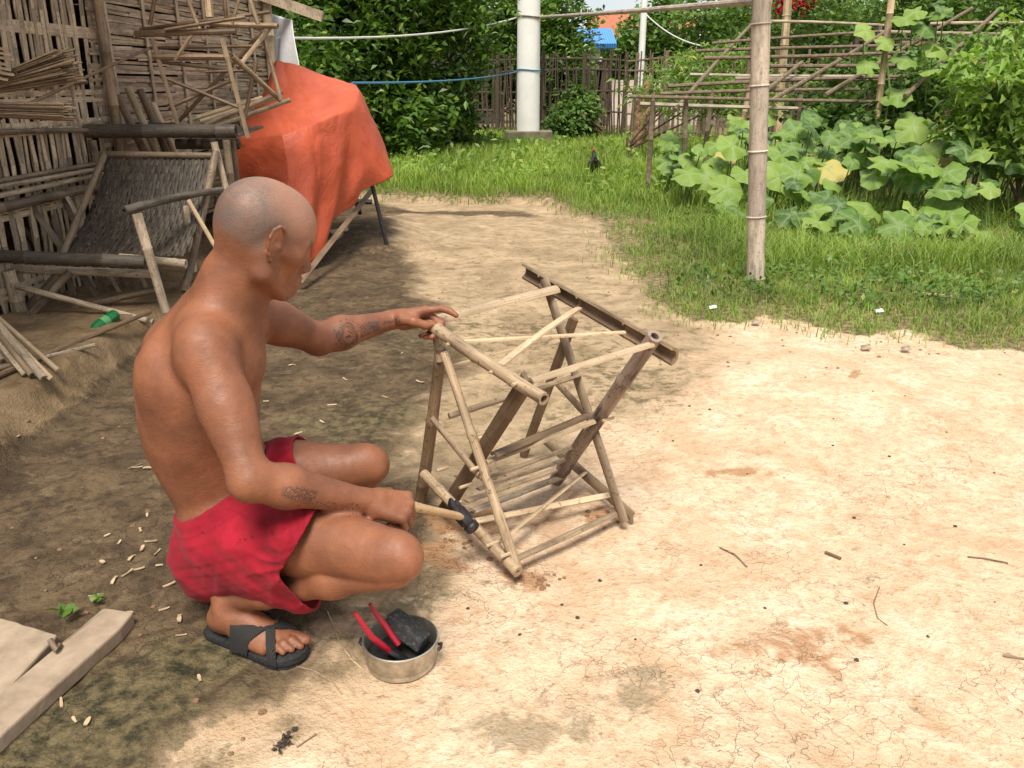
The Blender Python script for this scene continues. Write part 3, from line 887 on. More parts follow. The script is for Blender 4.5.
# tattoos: a rayed disc and script on one forearm, script on the other
cmb = t.n('ShaderNodeCombineXYZ'); t.l(t.attr('tu'), cmb.inputs[0]); t.l(t.attr('tv'), cmb.inputs[1])
nw = t.n('ShaderNodeTexNoise'); t.l(t.mapping(cmb.outputs[0], (45, 45, 1)), nw.inputs['Vector']); nw.inputs['Scale'].default_value = 1; nw.inputs['Detail'].default_value = 2
nsc = t.n('ShaderNodeVectorMath'); nsc.operation = 'SCALE'; t.l(nw.outputs['Color'], nsc.inputs[0]); nsc.inputs['Scale'].default_value = .016
nad = t.n('ShaderNodeVectorMath'); nad.operation = 'ADD'; t.l(cmb.outputs[0], nad.inputs[0]); t.l(nsc.outputs[0], nad.inputs[1])
nsb = t.n('ShaderNodeVectorMath'); nsb.operation = 'SUBTRACT'; t.l(nad.outputs[0], nsb.inputs[0]); nsb.inputs[1].default_value = (.008, .008, 0)
TV = nsb.outputs[0]
def dist_to(cx, cy):
    vd = t.n('ShaderNodeVectorMath'); vd.operation = 'DISTANCE'; t.l(TV, vd.inputs[0]); vd.inputs[1].default_value = (cx, cy, 0); return vd.outputs['Value']
def band(x, lo, hi, soft=.0006):
    a = t.n('ShaderNodeMapRange'); t.l(x, a.inputs[0]); a.inputs[1].default_value = lo - soft; a.inputs[2].default_value = lo + soft
    b = t.n('ShaderNodeMapRange'); t.l(x, b.inputs[0]); b.inputs[1].default_value = hi + soft; b.inputs[2].default_value = hi - soft
    return t.math('MULTIPLY', a.outputs[0], b.outputs[0])
scr = t.voro(t.mapping(TV, (150, 210, 1)), 1.0, 'DISTANCE_TO_EDGE'); ln = t.ramp(scr, [(0.0, 1.0), (.24, .0)])
scr2 = t.noise(t.mapping(TV, (170, 170, 1)), 1.0, 2, .5); bl = t.ramp(scr2, [(.52, 0.0), (.58, 1.0)])
def maxm(*a):
    r = a[0]
    for q_ in a[1:]: r = t.math('MAXIMUM', r, q_)
    return r
d1 = dist_to(.060, .006)
ink = maxm(t.math('MULTIPLY', band(d1, .0255, .0290), bl), band(d1, .0165, .0178), t.math('MULTIPLY', band(d1, .0, .013), bl), t.math('MULTIPLY', band(d1, .0185, .0285), ln), t.math('MULTIPLY', band(d1, .0310, .0350), bl))
sep = t.n('ShaderNodeSeparateXYZ'); t.l(TV, sep.inputs[0])
def rect(x0, x1, y0, y1): return t.math('MULTIPLY', band(sep.outputs[0], x0, x1, .002), band(sep.outputs[1], y0, y1, .002))
ink = maxm(ink, t.math('MULTIPLY', rect(.095, .155, -.014, .020), ln), t.math('MULTIPLY', rect(.165, .205, -.006, .006), ln))
ink = maxm(ink, t.math('MULTIPLY', rect(1.05, 1.12, -.016, .004), t.math('MULTIPLY', ln, .9)), t.math('MULTIPLY', rect(1.09, 1.22, .000, .024), t.math('MULTIPLY', ln, bl)))
c = t.mix(t.math('MULTIPLY', ink, .92), c, (.022, .018, .022))
t.col(c)
t.b.inputs['Subsurface Weight'].default_value = .10
t.b.inputs['Subsurface Radius'].default_value = (.02, .007, .004)
t.b.inputs['Subsurface Scale'].default_value = .5
t.rough(t.ramp(nn2, [(.3, .46), (.7, .68)]))
hh = t.math('ADD', t.math('MULTIPLY', nn3, .25), t.math('MULTIPLY', nn2, .7))
cz = t.noise(t.mapping(P, (1, 1, 3.2)), 38, 5, .6, .8); hh = t.math('ADD', hh, t.math('MULTIPLY', t.math('ABSOLUTE', t.math('SUBTRACT', cz, .5)), .9))
t.bump(hh, .38, .004)
M['skin'] = t.m
man = empty('person', (-.55, 1.62, 0), 'shirtless bald man in red shorts squatting and hammering a bamboo frame', 'person')
sole = sst(.035, .018, BV[:, 2])
np_mesh('body', BV, BF, M['skin'], man, attrs={'stub': stub, 'lips': lips, 'brow': np.clip(brow + lash, 0, 1), 'beard': np.clip(beard, 0, 1), 'scalp': ishead * sst(-.03, .04, u_ + .2 * f_) * (~ear), 'tu': tu, 'tv': tv, 'sole': sole})

# ---- shorts: a hollow cloth shell round hips and thighs
SH = .0032
def flared(s, g):
    s.cone(pel + ZU * .0, wst + ZU * .01, .130 + g, .123 + g, .03, flat=TF, fr=.86)
    for sg in (1, -1):
        s.ell(pel + TR * sg * .075 - TF * .045 - ZU * .050, np.array((.085, .080, .095)) + g, k=.04)
    for hip, kn, e in ((hipR, knR, .016), (hipL, knL, .016)):
        ax = nrmz(kn - hip)
        s.cone(hip, hip + ax * .27, .092 + g, .078 + g + e, .03)
        s.cone(hip - ZU * .055 + ax * .02, hip + ax * .20 - ZU * .082, .074 + g, .056 + g, .04)   # slack cloth under the thigh
out = SDF((-.90, 1.24, 0), (-.16, 1.98, .44), SH); flared(out, .010)
XX, YY, ZZ = np.meshgrid(*[out.lo[k] + out.h * np.arange(out.n[k]) for k in range(3)], indexing='ij')
# folds
ax_ = nrmz(knR - hipR)
tt_ = (XX - hipR[0]) * ax_[0] + (YY - hipR[1]) * ax_[1] + (ZZ - hipR[2]) * ax_[2]
n_ = lambda a, b: fbm(a, b, 2).astype(np.float32) - .5
fold = .014 * n_(XX * 14 + ZZ * 22 + 5, YY * 9 + ZZ * 3) + .007 * n_((ZZ - .5 * XX) * 55, YY * 14 + XX * 8) + .006 * np.exp(-((tt_ - .03) / .05) ** 2) * n_(XX * 60 - ZZ * 20, YY * 10 + 4)
Q_ = V3(wp(318, 512, 1.50)); dz_ = ZZ - Q_[2]; dx_ = XX - Q_[0]; rq = np.hypot(dx_, dz_)
th_ = np.arctan2(dz_, dx_) + 1.2 * n_(XX * 9 + 2, ZZ * 9 + YY * 6)
rid = 1 - 2 * np.abs(((th_ * 2.6) % 1.0) - .5) * 1.0
fold = fold - .0105 * (rid ** 2.2 - .35) * .55 * np.exp(-((rq - .11) / .10) ** 2) * (YY < 1.66)
rid2 = 1 - 2 * np.abs((((ZZ * .55 + XX * .25 + .10 * n_(XX * 6, YY * 6)) * 22) % 1.0) - .5)
fold = fold - .0050 * (rid2 ** 3) * sst(.02, .10, np.abs(XX + .60)) * n_(XX * 10, ZZ * 12) * 3
out.a = out.a + fold.astype(np.float32)
inn = out.sub(); inn.a = np.minimum(out.a + .0070, 1)
pl_w = nrmz([-.50, -.02, .86])          # waist plane, rising towards the belly
w0 = V3(wp(172, 512, 1.66))
waist = (XX - w0[0]) * pl_w[0] + (YY - w0[1]) * pl_w[1] + (ZZ - w0[2]) * pl_w[2]
def hem(p, n):
    n = nrmz(n); return (XX - p[0]) * n[0] + (YY - p[1]) * n[1] + (ZZ - p[2]) * n[2]
hR = hem(V3(wp(286, 562, 1.45)), [.97, -.15, .10]); hL = hem(V3(wp(318, 480, 1.78)), [.9, .1, .42])
sideY = (YY - 1.665)
def line_cut(pa, pb):
    A_, B_ = V3(wp(*pa, 1.44)), V3(wp(*pb, 1.44)); n2 = np.array([-(B_[2] - A_[2]), 0, B_[0] - A_[0]]); n2 = nrmz(n2 if n2[0] > 0 else -n2)
    return n2, (XX - A_[0]) * n2[0] + (ZZ - A_[2]) * n2[2]
nA, hA_ = line_cut((313, 514), (286, 559)); nB, hB_ = line_cut((286, 559), (301, 588))
hR = np.minimum(hA_, hB_)
legcut = np.where(sideY < 0, hR, hL)
shell = np.maximum(out.a, -inn.a)
shell = np.maximum(shell, waist); shell = np.maximum(shell, legcut)
out.a = shell.astype(np.float32)
SV, SF = out.mesh(); SV = relax(SV, SF, 2, .5)
t = NT('red_cotton', .85, .2)
P = t.coord('Object')
n_a = t.noise(P, 14, 5, .6); n_b = t.noise(P, 500, 2, .5)
c = t.mix(t.ramp(n_a, [(.3, 0.0), (.7, 1.0)]), (.19, .004, .013), (.33, .010, .025))
c = t.mix(t.ramp(t.attr('seam'), [(.3, 0.0), (.7, .45)]), c, (.20, .004, .014))
t.col(c); t.bump(t.math('ADD', t.math('MULTIPLY', n_b, .3), t.math('MULTIPLY', t.noise(P, 40, 4), .8)), .3, .004)
t.b.inputs['Sheen Weight'].default_value = .05
M['red'] = t.m
ws_ = (SV - w0) @ pl_w; hs_ = np.minimum((SV - V3(wp(286, 559, 1.44))) @ nA, (SV - V3(wp(286, 559, 1.44))) @ nB)
seam = np.maximum(np.exp(-((ws_ + .026) / .0022) ** 2), np.exp(-((hs_ + .014) / .0020) ** 2) * (SV[:, 1] < 1.665))
np_mesh('shorts', SV, SF, M['red'], man, attrs={'seam': seam})
# dark elastic edge above the waistband
# ---- sandals
M['rubber'] = plain('black_rubber', (.016, .016, .017), .65, .4, .4, 120, 0, .35)
t = NT('ribbed_black_strap', .8, .25); wv = t.n('ShaderNodeTexWave'); t.l(t.mapping(t.coord('Object'), (1, 1, .4), rot=(0, 0, .45)), wv.inputs['Vector']); wv.inputs['Scale'].default_value = 80; wv.inputs['Distortion'].default_value = 1.0
t.col(t.mix(wv.outputs['Fac'], (.018, .018, .018), (.038, .036, .034))); t.bump(wv.outputs['Fac'], .5, .003); M['strap'] = t.m
def sandal(an, d, sgn, label=None):
    d = nrmz(d); sd = np.cross(ZU, d)
    L = lambda x, y, z: Vector(tuple(np.array([an[0], an[1], 0]) + d * x + sd * y * sgn + np.array([0, 0, z])))
    o = MB()
    prof = [(-.066, 0), (-.060, .022), (-.040, .033), (0, .034), (.04, .034), (.09, .043), (.135, .050), (.165, .046), (.186, .030), (.193, .008), (.190, -.012), (.176, -.032), (.15, -.044), (.10, -.043), (.05, -.036), (0, -.034), (-.04, -.032), (-.060, -.020)]
    n = len(prof); vs = []
    for z, g in ((.001, .94), (.004, 1.0), (.012, .985), (.013, 1.02), (.024, 1.0), (.0265, .95)):
        for x, y in prof:
            cx = .06; vs.append(L(cx + (x - cx) * g, y * g, z + .004 * (x > .15)))
    fs = []
    for i in range(5):
        for k in range(n):
            fs.append((i * n + k, i * n + (k + 1) % n, (i + 1) * n + (k + 1) % n, (i + 1) * n + k))
    fs.append(list(range(n))[::-1]); fs.append([5 * n + k for k in range(n)])
    o.add(vs, fs)
    root = o.build('sandal', M['rubber'], man)
    # straps: arcs over the foot
    def surf(x, y):
        p = L(x, y, 0)
        ix = int(round((p.x - body.lo[0]) / body.h)); iy = int(round((p.y - body.lo[1]) / body.h)); col = body.a[ix, iy, :]
        k1 = int((.118 - body.lo[2]) / body.h); z = np.where(col[:k1] < 0)[0]
        return min(.074, max(.027, body.lo[2] + body.h * (z.max() + 1) if len(z) and z.max() < k1 - 2 else .027))
    def arc(x0, x1, w, m=22, y0=-.046, y1=.049):
        s_ = MB(); vs = []; Z = np.array([[surf(x0 + (x1 - x0) * i / m + dw, y0 + (y1 - y0) * i / m) for dw in (-w / 2, -w / 4, 0, w / 4, w / 2)] for i in range(m + 1)])
        for _ in range(2): Z[1:-1] = np.maximum(Z[1:-1], (Z[:-2] + Z[2:]) / 2)
        for _ in range(2): Z[:, 1:-1] = np.maximum(Z[:, 1:-1], (Z[:, :-2] + Z[:, 2:]) / 2)
        Z[0] = .018; Z[-1] = .018
        for i in range(m + 1):
            f = i / m; x = x0 + (x1 - x0) * f; y = y0 + (y1 - y0) * f
            for q, dw in enumerate((-w / 2, -w / 4, 0, w / 4, w / 2)): vs.append(L(x + dw, y, Z[i, q] + .004))
            for q, dw in ((4, w / 2), (2, 0), (0, -w / 2)): vs.append(L(x + dw, y, Z[i, q] - .001))
        fs = []
        for i in range(m):
            for k in range(8): fs.append((i * 8 + k, i * 8 + (k + 1) % 8, (i + 1) * 8 + (k + 1) % 8, (i + 1) * 8 + k))
        fs += [tuple(range(7, -1, -1)), tuple(m * 8 + k for k in range(8))]
        s_.add(vs, fs); o_ = s_.build('strap', M['strap'], root_dummy, smooth=True)
        return o_
    root_dummy = root
    bpy.context.view_layer.update()
    arc(.058, .076, .042)
    arc(.070, .150, .026); arc(.150, .075, .024)
    return root
bpy.context.view_layer.update()
sandal(anR, FD, 1); sandal(anL, FDL, -1)

# ---- hammer (held)
ham = empty('hammer', tuple(hamB), 'claw hammer with a pale wooden handle in the squatting man\'s hand', 'hammer')
mb = MB(); A = Vector(tuple(hamA - hd * .085)); B = Vector(tuple(hamB))
mb.tube([A, A.lerp(B, .2), A.lerp(B, .5), A.lerp(B, .9), B + Vector(tuple(hd)) * .012], [.0155, .0165, .0125, .0120, .0115], n=12, sq=.8)
M['wood_handle'] = bamboo_mat('worn_wood_handle', (.42, .27, .14), (.62, .45, .27), (.2, .12, .06), .4, .6, False)
mb.build('handle', M['wood_handle'], ham)
mb = MB()
up_ = Vector(tuple(nrmz(np.cross(hd, np.cross(np.array([.25, .25, .93]), hd))))) ; sdv = Vector(tuple(hd)).cross(up_).normalized()
hx = nrmz(np.array(V3(wp(474, 530, 1.80))) - np.array(V3(wp(452, 505, 1.80))))   # claw to face, across the picture
hx = Vector(tuple(hx)); C0 = B
hv = hx.cross(Vector(tuple(hd))).normalized(); ht = Vector(tuple(hd))
def hb(x, y, z): return C0 + (hx * x + ht * y + hv * z) * 1.3
mb.tube([hb(.008, 0, 0), hb(.018, 0, 0), hb(.021, 0, 0), hb(.031, 0, 0), hb(.033, 0, 0)], [0.0163, 0.0149, 0.0189, 0.0189, 0.0169], n=16)
mb.tube([hb(-.022, 0, 0), hb(-.014, 0, 0), hb(.012, 0, 0)], [0.0143, 0.0202, 0.0202], n=8)
for sg in (-1, 1):
    mb.tube([hb(-.006, sg * .007, 0), hb(-.020, sg * .009, .001), hb(-.032, sg * .011, .004), hb(-.040, sg * .012, .009)], [.0150, .0130, .0095, .0045], n=8)
M['iron'] = plain('dark_iron', (.055, .05, .055), .42, .5, .4, 60, .7, .15)
mb.build('head', M['iron'], ham)

# ================================================================== THE BAMBOO CHAIR FRAME BEING BUILT
fE = gp(519, 574); fD = gp(421, 503); fJ = gp(624, 523); fK = gp(524, 458)
n1_ = (fD - fE).cross(Vector((0, 0, 1))).normalized(); n2_ = (fK - fJ).cross(Vector((0, 0, 1))).normalized()
if n1_.y > 0: n1_ = -n1_
if n2_.y > 0: n2_ = -n2_
def a1(px, py, o=0.0): return on_plane(px, py, fE + n1_ * o, n1_)
def a2(px, py, o=0.0): return on_plane(px, py, fJ + n2_ * o, n2_)
def floor_fix(p):
    z = zg(p.x, p.y) if 'zg' in globals() else 0.0
    return Vector((p.x, p.y, max(p.z, z + .004)))
chair = empty('bamboo_chair_frame', (.05, 2.1, 0), 'unfinished knee high chair frame of pale bamboo sticks under the hammer', 'chair frame')
M['trough'] = (M['bamboo'], M['bamboo_brown'])
def part(name, mb, mat): return mb.build(name, M[mat] if isinstance(mat, str) else mat, chair)
B_ = 'bamboo'
x = MB(); x.bamboo(a1(427, 322, .016), a1(544, 399, .016), .0165, .0150, n=12, node=.17, hollow=.6, bend=.004); part('arm_rail', x, 'bamboo')
x = MB(); x.half(a2(522, 271, -.012), a2(672, 357, -.012), .050, nrm=(-n2_ + Vector((0, 0, .12))).normalized(), wall=.007, depth=.45, node=.2); part('arm_rail', x, 'trough')
x = MB(); x.bamboo(floor_fix(a1(421, 503)), a1(441, 349), .0185, .0150, n=10, node=.2, hollow=.45, bend=.004); part('leg', x, 'bamboo_brown')
x = MB(); x.bamboo(floor_fix(a1(518, 572, .014)), a1(444, 352, .024), .0140, .0115, n=10, node=.21, hollow=.3); part('leg', x, 'bamboo')
x = MB(); x.bamboo(a1(441, 362, .004), a1(435, 322, -.004), .0135, .0125, n=10, node=.3, hollow=.3); part('post', x, 'bamboo')
x = MB(); x.half(floor_fix(a2(625, 522, .016)), a2(545, 279, .012), .036, nrm=n2_, wall=.008, depth=.35, node=.23); part('leg', x, 'bamboo')
x = MB(); x.half(floor_fix(a2(524, 459, -.02)), a2(575, 317, -.02), .036, nrm=n2_, wall=.01, depth=.4, node=.25); part('leg', x, 'bamboo_brown')
# leaning seat sides
hA = a1(444, 526, -.022); hA = floor_fix(hA); hB = a1(529, 378, -.010)
x = MB(); x.half(hA, hB, .046, nrm=(n1_ + Vector((.4, 0, .3))).normalized(), wall=.011, depth=.30, node=.2); part('seat_side', x, 'bamboo_brown')
iA = a2(556, 480, .03); iB = a2(655, 336, .026)
x = MB(); x.bamboo(iA, iB, .0215, .0195, n=12, node=.2, hollow=.55); part('seat_side', x, 'bamboo_blotch')
# lower rails and braces of the two side frames
x = MB(); x.bamboo(a1(424, 474, .022), a1(518, 572, .030), .0150, .0150, n=10, node=.13, hollow=.35); part('foot_rail', x, 'bamboo')
x = MB(); x.half(a1(433, 419, .022), a1(480, 476, .026), .022, nrm=n1_, wall=.006, depth=.4, node=.1); part('brace', x, 'bamboo')
x = MB(); x.half(a2(546, 440, -.03), a2(634, 517, -.02), .036, nrm=n2_, wall=.008, depth=.35, node=.2); part('foot_rail', x, 'bamboo')
x = MB(); x.half(a2(553, 378, -.02), a2(588, 416, -.02), .026, nrm=n2_, wall=.007, depth=.35, node=.1); part('brace', x, 'bamboo')
# crosspieces
up = Vector((0, 0, 1)); fr = (n1_ * .6 + up).normalized()
def cross(name, p1, p2, o1, o2, w, mat, kind='strip', nrm=None, bend=0.0):
    A = a1(p1[0], p1[1], o1); B = a2(p2[0], p2[1], o2); x = MB()
    if kind == 'strip': x.strip(A, B, w, w * .34, nrm or fr, bend=bend, jag=.05, seg=8)
    elif kind == 'half': x.half(A, B, w, nrm or fr, wall=.007, depth=.42, node=.22)
    else: x.bamboo(A, B, w / 2, w / 2 * .93, n=9, node=.2, hollow=.4)
    return part(name, x, mat)
cross('slat', (434, 322), (556, 291), 0, 0, .040, 'bamboo_pale', 'half', nrm=(up * .9 + n1_ * -.7).normalized())
cross('slat', (462, 341), (625, 332), 0, 0, .018, 'bamboo_pale', nrm=up)
cross('slat', (500, 365), (579, 308), .004, 0, .021, 'bamboo_pale', nrm=up, bend=.006)
cross('crosspiece', (531, 382), (652, 345), -.002, .034, .024, 'bamboo_pale', 'half')
cross('crosspiece', (532, 390), (580, 375), -.03, 0, .022, 'bamboo')
cross('crosspiece', (450, 366), (552, 338), -.02, -.02, .019, 'bamboo')
cross('crosspiece', (449, 416), (580, 375), -.004, -.01, .017, 'bamboo', 'round')
cross('seat_slat', (494, 456), (592, 415), -.02, .01, .028, 'bamboo_brown', 'half')
cross('seat_slat', (486, 463), (594, 422), -.012, .046, .021, 'bamboo', 'half')
cross('seat_slat', (482, 480), (574, 446), -.018, .035, .019, 'bamboo')
cross('seat_slat', (478, 489), (568, 458), -.018, .035, .019, 'bamboo')
cross('seat_slat', (466, 501), (560, 468), -.02, .035, .021, 'bamboo')
cross('seat_slat', (472, 514), (560, 480), -.02, .034, .040, 'bamboo_grey', 'half', nrm=(n1_ * 1 + up * .3).normalized())
cross('foot_slat', (476, 521), (609, 495), -.004, -.01, .018, 'bamboo_pale', nrm=(n1_ + up * .4).normalized())
cross('foot_slat', (498, 543), (584, 473), 0, -.01, .022, 'bamboo_pale', nrm=(n1_ + up * .4).normalized())
cross('foot_rail', (516, 560), (621, 512), 0, .004, .024, 'bamboo', 'half', nrm=(n1_ + up * .6).normalized())
# bamboo pegs
for (p, q, o) in (((449, 344), 1, .03), ((492, 372), 1, .03), ((515, 384), 1, .034), ((439, 470), 1, .02), ((489, 545), 1, .045), ((503, 556), 1, .045), ((473, 469), 1, .045), ((462, 487), 1, .02), ((452, 505), 1, .03), ((605, 420), 2, .03)):
    A = (a1 if q == 1 else a2)(p[0], p[1], o); nn = n1_ if q == 1 else n2_
    x = MB(); x.tube([A - nn * .03, A + nn * .008], .0045, n=7); part('peg', x, 'bamboo_pale')

# thin nail pinched at the rail end
# ================================================================== POT WITH TOOLS
pc = gp(401, 667); pz = zg(pc.x, pc.y)
pc = Vector((pc.x, pc.y + .012, pz))
pot = empty('metal_pot', tuple(pc), 'shallow round aluminium pot holding pliers beside the man\'s knee', 'pot')
prof = [(0, .004), (.060, .004), (.066, .002), (.070, .004), (.0725, .011), (.0712, .014), (.0745, .017), (.0755, .044), (.0760, .047), (.0790, .050), (.0790, .053), (.0765, .054), (.0740, .051), (.0735, .020), (.068, .010), (0, .009)]
x = MB(); n = 64; vs = []; fs = []
for (r_0, z0) in prof:
    for k in range(n):
        a = 2 * PI * k / n; w = 1 + .004 * math.sin(3 * a)
        vs.append((pc.x + r_0 * w * math.cos(a), pc.y + r_0 * w * math.sin(a), pc.z + z0 * 1.2))
for i in range(len(prof) - 1):
    for k in range(n):
        fs.append((i * n + k, i * n + (k + 1) % n, (i + 1) * n + (k + 1) % n, (i + 1) * n + k))
fs = [f[::-1] if False else f for f in fs]
x.add(vs, fs)
t = NT('aluminium', .32, .5); t.b.inputs['Metallic'].default_value = .9
nz = t.noise(t.coord('Object'), 45, 5, .65)
t.col(t.mix(t.ramp(nz, [(.35, 0.0), (.7, 1.0)]), (.36, .34, .29), (.66, .64, .58)))
t.rough(t.ramp(nz, [(.3, .48), (.7, .26)])); t.bump(nz, .12, .004); M['alu'] = t.m
x.build('bowl', M['alu'], pot)
for sg in (-1, 1):
    x = MB(); c = pc + Vector((sg * .079, -.008 * sg, .049))
    x.tube([c + Vector((0, -.010, -.004)), c + Vector((sg * .006, -.006, 0)), c + Vector((sg * .006, .006, 0)), c + Vector((0, .010, -.004))], .0035, n=8); x.build('lug', M['iron'], pot)
# crumpled black rubber sheet inside the pot
x = MB(); bm_ = [] 
for j in range(13):
    for i in range(25):
        a = 2 * PI * i / 24; rr = .069 * (j / 12)
        xx, yy = rr * math.cos(a), rr * math.sin(a)
        bm_.append((pc.x + xx, pc.y + yy, pc.z + .014 + .018 * float(fbm(np.array(xx * 45 + 9.), np.array(yy * 45 + 3.), 3))))
fs = [(j * 25 + i, j * 25 + i + 1, (j + 1) * 25 + i + 1, (j + 1) * 25 + i) for j in range(12) for i in range(24)]
x.add(bm_, fs); M['dark_rag'] = plain('black_rag', (.02, .019, .019), .8, .2, .5, 60, 0, .4)
tag(x.build('rag', M['dark_rag'], None), 'crumpled black rag lying on the bottom of the metal pot', 'rag')
# sharpening stone / worn grey block
bs = SDF((-.06, -.035, -.03), (.06, .035, .03), .0022)
def rbox(X, Y, Z):
    qx = np.abs(X + .1 * Z) - .040; qy = np.abs(Y) - .0185; qz = np.abs(Z) - .012 + .0025 * np.sin(X * 60)
    return np.sqrt(np.maximum(qx, 0) ** 2 + np.maximum(qy, 0) ** 2 + np.maximum(qz, 0) ** 2) + np.minimum(np.maximum(qx, np.maximum(qy, qz)), 0) - .006
bs.put(np.array([-.05, -.03, -.02]), np.array([.05, .03, .02]), rbox, 0)
v_, f_q = bs.mesh(); v_ = relax(v_, f_q, 2)
ra = nrmz([.80, -.38, -.40]); rb = nrmz(np.cross([.15, .25, 1.0], ra)); rc = np.cross(ra, rb)
v_ = v_ @ np.stack([ra, rb, rc]) + np.array([pc.x + .013, pc.y + .012, pc.z + .071])
t = NT('grey_whetstone', .8, .25); nz = t.noise(t.coord('Object'), 120, 5, .7)
t.col(t.mix(t.ramp(nz, [(.5, 0.0), (.8, 1.0)]), (.035, .036, .037), (.17, .17, .165))); t.bump(nz, .3, .003)
o = np_mesh('whetstone', v_, f_q, t.m, None); tag(o, 'worn dark grey stone block leaning on the pliers in the pot', 'whetstone')
# pliers
pl = empty('pliers', (pc.x - .01, pc.y, pc.z + .05), 'pliers with two red plastic grips standing in the metal pot', 'pliers')
t = NT('red_plastic_grip', .35, .5); t.col((.32, .008, .022)); M['grip'] = t.m
dref = 1.50
def pp(px, py, Y): return wp(px, py, Y)
J = pp(392, 650, pc.y - .022)
for (pts, rr) in (([pp(355, 613, pc.y - .045), pp(362, 623, pc.y - .045), pp(371, 636, pc.y - .040), pp(382, 645, pc.y - .035), pp(389, 651, pc.y - .028)], [.0040, .0058, .0068, .0070, .006]),
                  ([pp(370, 604, pc.y + .000), pp(376, 614, pc.y + .000), pp(385, 625, pc.y - .004), pp(393, 637, pc.y - .010), pp(399, 645, pc.y - .018)], [.0040, .0056, .0066, .0068, .006])):
    x = MB(); x.tube(pts, rr, n=12); x.build('grip', M['grip'], pl)
x = MB(); x.tube([pp(387, 650, pc.y - .026), pp(396, 654, pc.y - .024), pp(404, 658, pc.y - .018), pp(409, 660, pc.y - .014)], [.009, .0125, .010, .004], n=12, sq=.6); x.build('jaw', M['iron'], pl)

# ================================================================== STONE SLABS, bottom left
t = NT('worn_plank', .85, .2); P = t.coord('UV'); nz = t.noise(t.mapping(P, (30, 4, 1)), 1, 6, .65); n9 = t.noise(t.coord('Object'), 14, 6, .65)
t.col(t.mix(t.ramp(n9, [(.35, 0.0), (.7, 1.0)]), t.mix(nz, (.17, .125, .085), (.33, .25, .18)), (.38, .30, .22))); t.bump(t.math('ADD', nz, n9), .25, .008); M['plank'] = t.m
def slab(name, pix, th, label, ztop):
    tops = [gp(px, py, ztop) for px, py in pix]
    bm = bmesh.new()
    vs = [bm.verts.new(p) for p in tops]; f = bm.faces.new(vs)
    if f.normal.z == 0: f.normal_update()
    r_ = bmesh.ops.extrude_face_region(bm, geom=[f])
    for v in [g for g in r_['geom'] if isinstance(g, bmesh.types.BMVert)]: v.co.z -= th
    bmesh.ops.recalc_face_normals(bm, faces=bm.faces)
    bmesh.ops.subdivide_edges(bm, edges=[e for e in bm.edges if e.calc_length() > .06], cuts=6, use_grid_fill=True)
    for v in bm.verts:
        n_ = float(fbm(np.array(v.co.x * 25), np.array(v.co.y * 25), 3)) - .5
        v.co.z += n_ * .007; v.co.x += n_ * .012
    me = bpy.data.meshes.new(name); bm.to_mesh(me); bm.free()
    uvl = me.uv_layers.new(name='UVMap')
    ax = (tops[1] - tops[0]).normalized()
    for lp in me.loops:
        c_ = me.vertices[lp.vertex_index].co
        uvl.data[lp.index].uv = (c_.x * ax.y - c_.y * ax.x + c_.z, c_.x * ax.x + c_.y * ax.y)
    c0 = sum(tops, Vector()) / len(tops); c0.z = 0
    me.transform(Matrix.Translation(-c0))
    me.materials.append(M['plank'])
    o = bpy.data.objects.new(name, me); link(o); o.location = c0
    bv = o.modifiers.new('b', 'BEVEL'); bv.width = .005; bv.segments = 2; bv.limit_method = 'ANGLE'
    tag(o, label, 'plank')
    return o
slab('wooden_plank', [(104, 607), (133, 612), (120, 628), (0, 735), (-60, 792), (-90, 768), (-40, 722), (0, 693)], .036, 'long narrow board running out of the lower left corner', .038)
slab('wooden_plank', [(-60, 585), (0, 617), (58, 634), (0, 697), (-60, 752), (-120, 690)], .034, 'wide square board at the left edge behind the narrow board', .034)
x = MB(); x.tube([gp(50, 640, .06), gp(56, 650, .05), gp(60, 645, .045)], .006, n=6); 
tag(x.build('broken_stick', M['bamboo_dark'], None), 'short dark stick stub lying between the two boards', 'stick')

# ================================================================== HUT WITH BAMBOO WALL
W0 = Vector((-2.45, 2.2, 0)); W1 = Vector((-2.00, 7.3, 0))
wdir = (W1 - W0).normalized(); wn_ = Vector((wdir.y, -wdir.x, 0))      # faces the yard (+x)
def wl(px, py, o=0.0): return on_plane(px, py, W0 + wn_ * o, wn_)
def wa(s, z, o=0.0): p = W0 + wdir * s + wn_ * o; return Vector((p.x, p.y, z))
def s_at(px, py=150): return (wl(px, py) - W0).dot(wdir)
hut = empty('bamboo_hut', (W0.x, W0.y, .14), 'hut with a wall of woven split bamboo along the left of the yard', 'hut')
s_split = s_at(112)
# panel of upright strips woven over cross rails
zr = [.22, .56, .93, 1.06, 1.37, 1.70, 2.02]
x = MB(); s = -.9; k = 0
while s < s_split + .02:
    lean = random.choice([-1, 1]) * random.uniform(.02, .10) + .05
    w = random.uniform(.020, .036)
    ph = k % 2
    A = wa(s, .10 + random.uniform(0, .04), .006 if ph else -.010)
    B = None
    pts = 8
    prev = None
    vsA = []
    for i in range(pts):
        f = i / (pts - 1); z = .1 + 2.4 * f
        o = .012 * math.cos(PI * (f * 6 + ph)) + random.uniform(-.003, .003)
        c = wa(s + lean * f + random.uniform(-.004, .004), z, o)
        vsA.append(c)
    for i in range(pts - 1):
        x.strip(vsA[i], vsA[i + 1] + (vsA[i + 1] - vsA[i]).normalized() * .004, w, .006, wn_, seg=1)
    s += w * random.uniform(.75, 1.5); k += 1
x.build('upright_weave', M['bamboo_grey'], hut)
for z in zr:
    for dz in (0, .035):
        x = MB(); x.strip(wa(-.9, z + dz, random.uniform(-.004, .004)), wa(s_split + .02, z + dz + random.uniform(-.01, .01), 0), .03, .008, wn_, seg=10, jag=.1); x.build('rail', M['bamboo_grey'], hut)
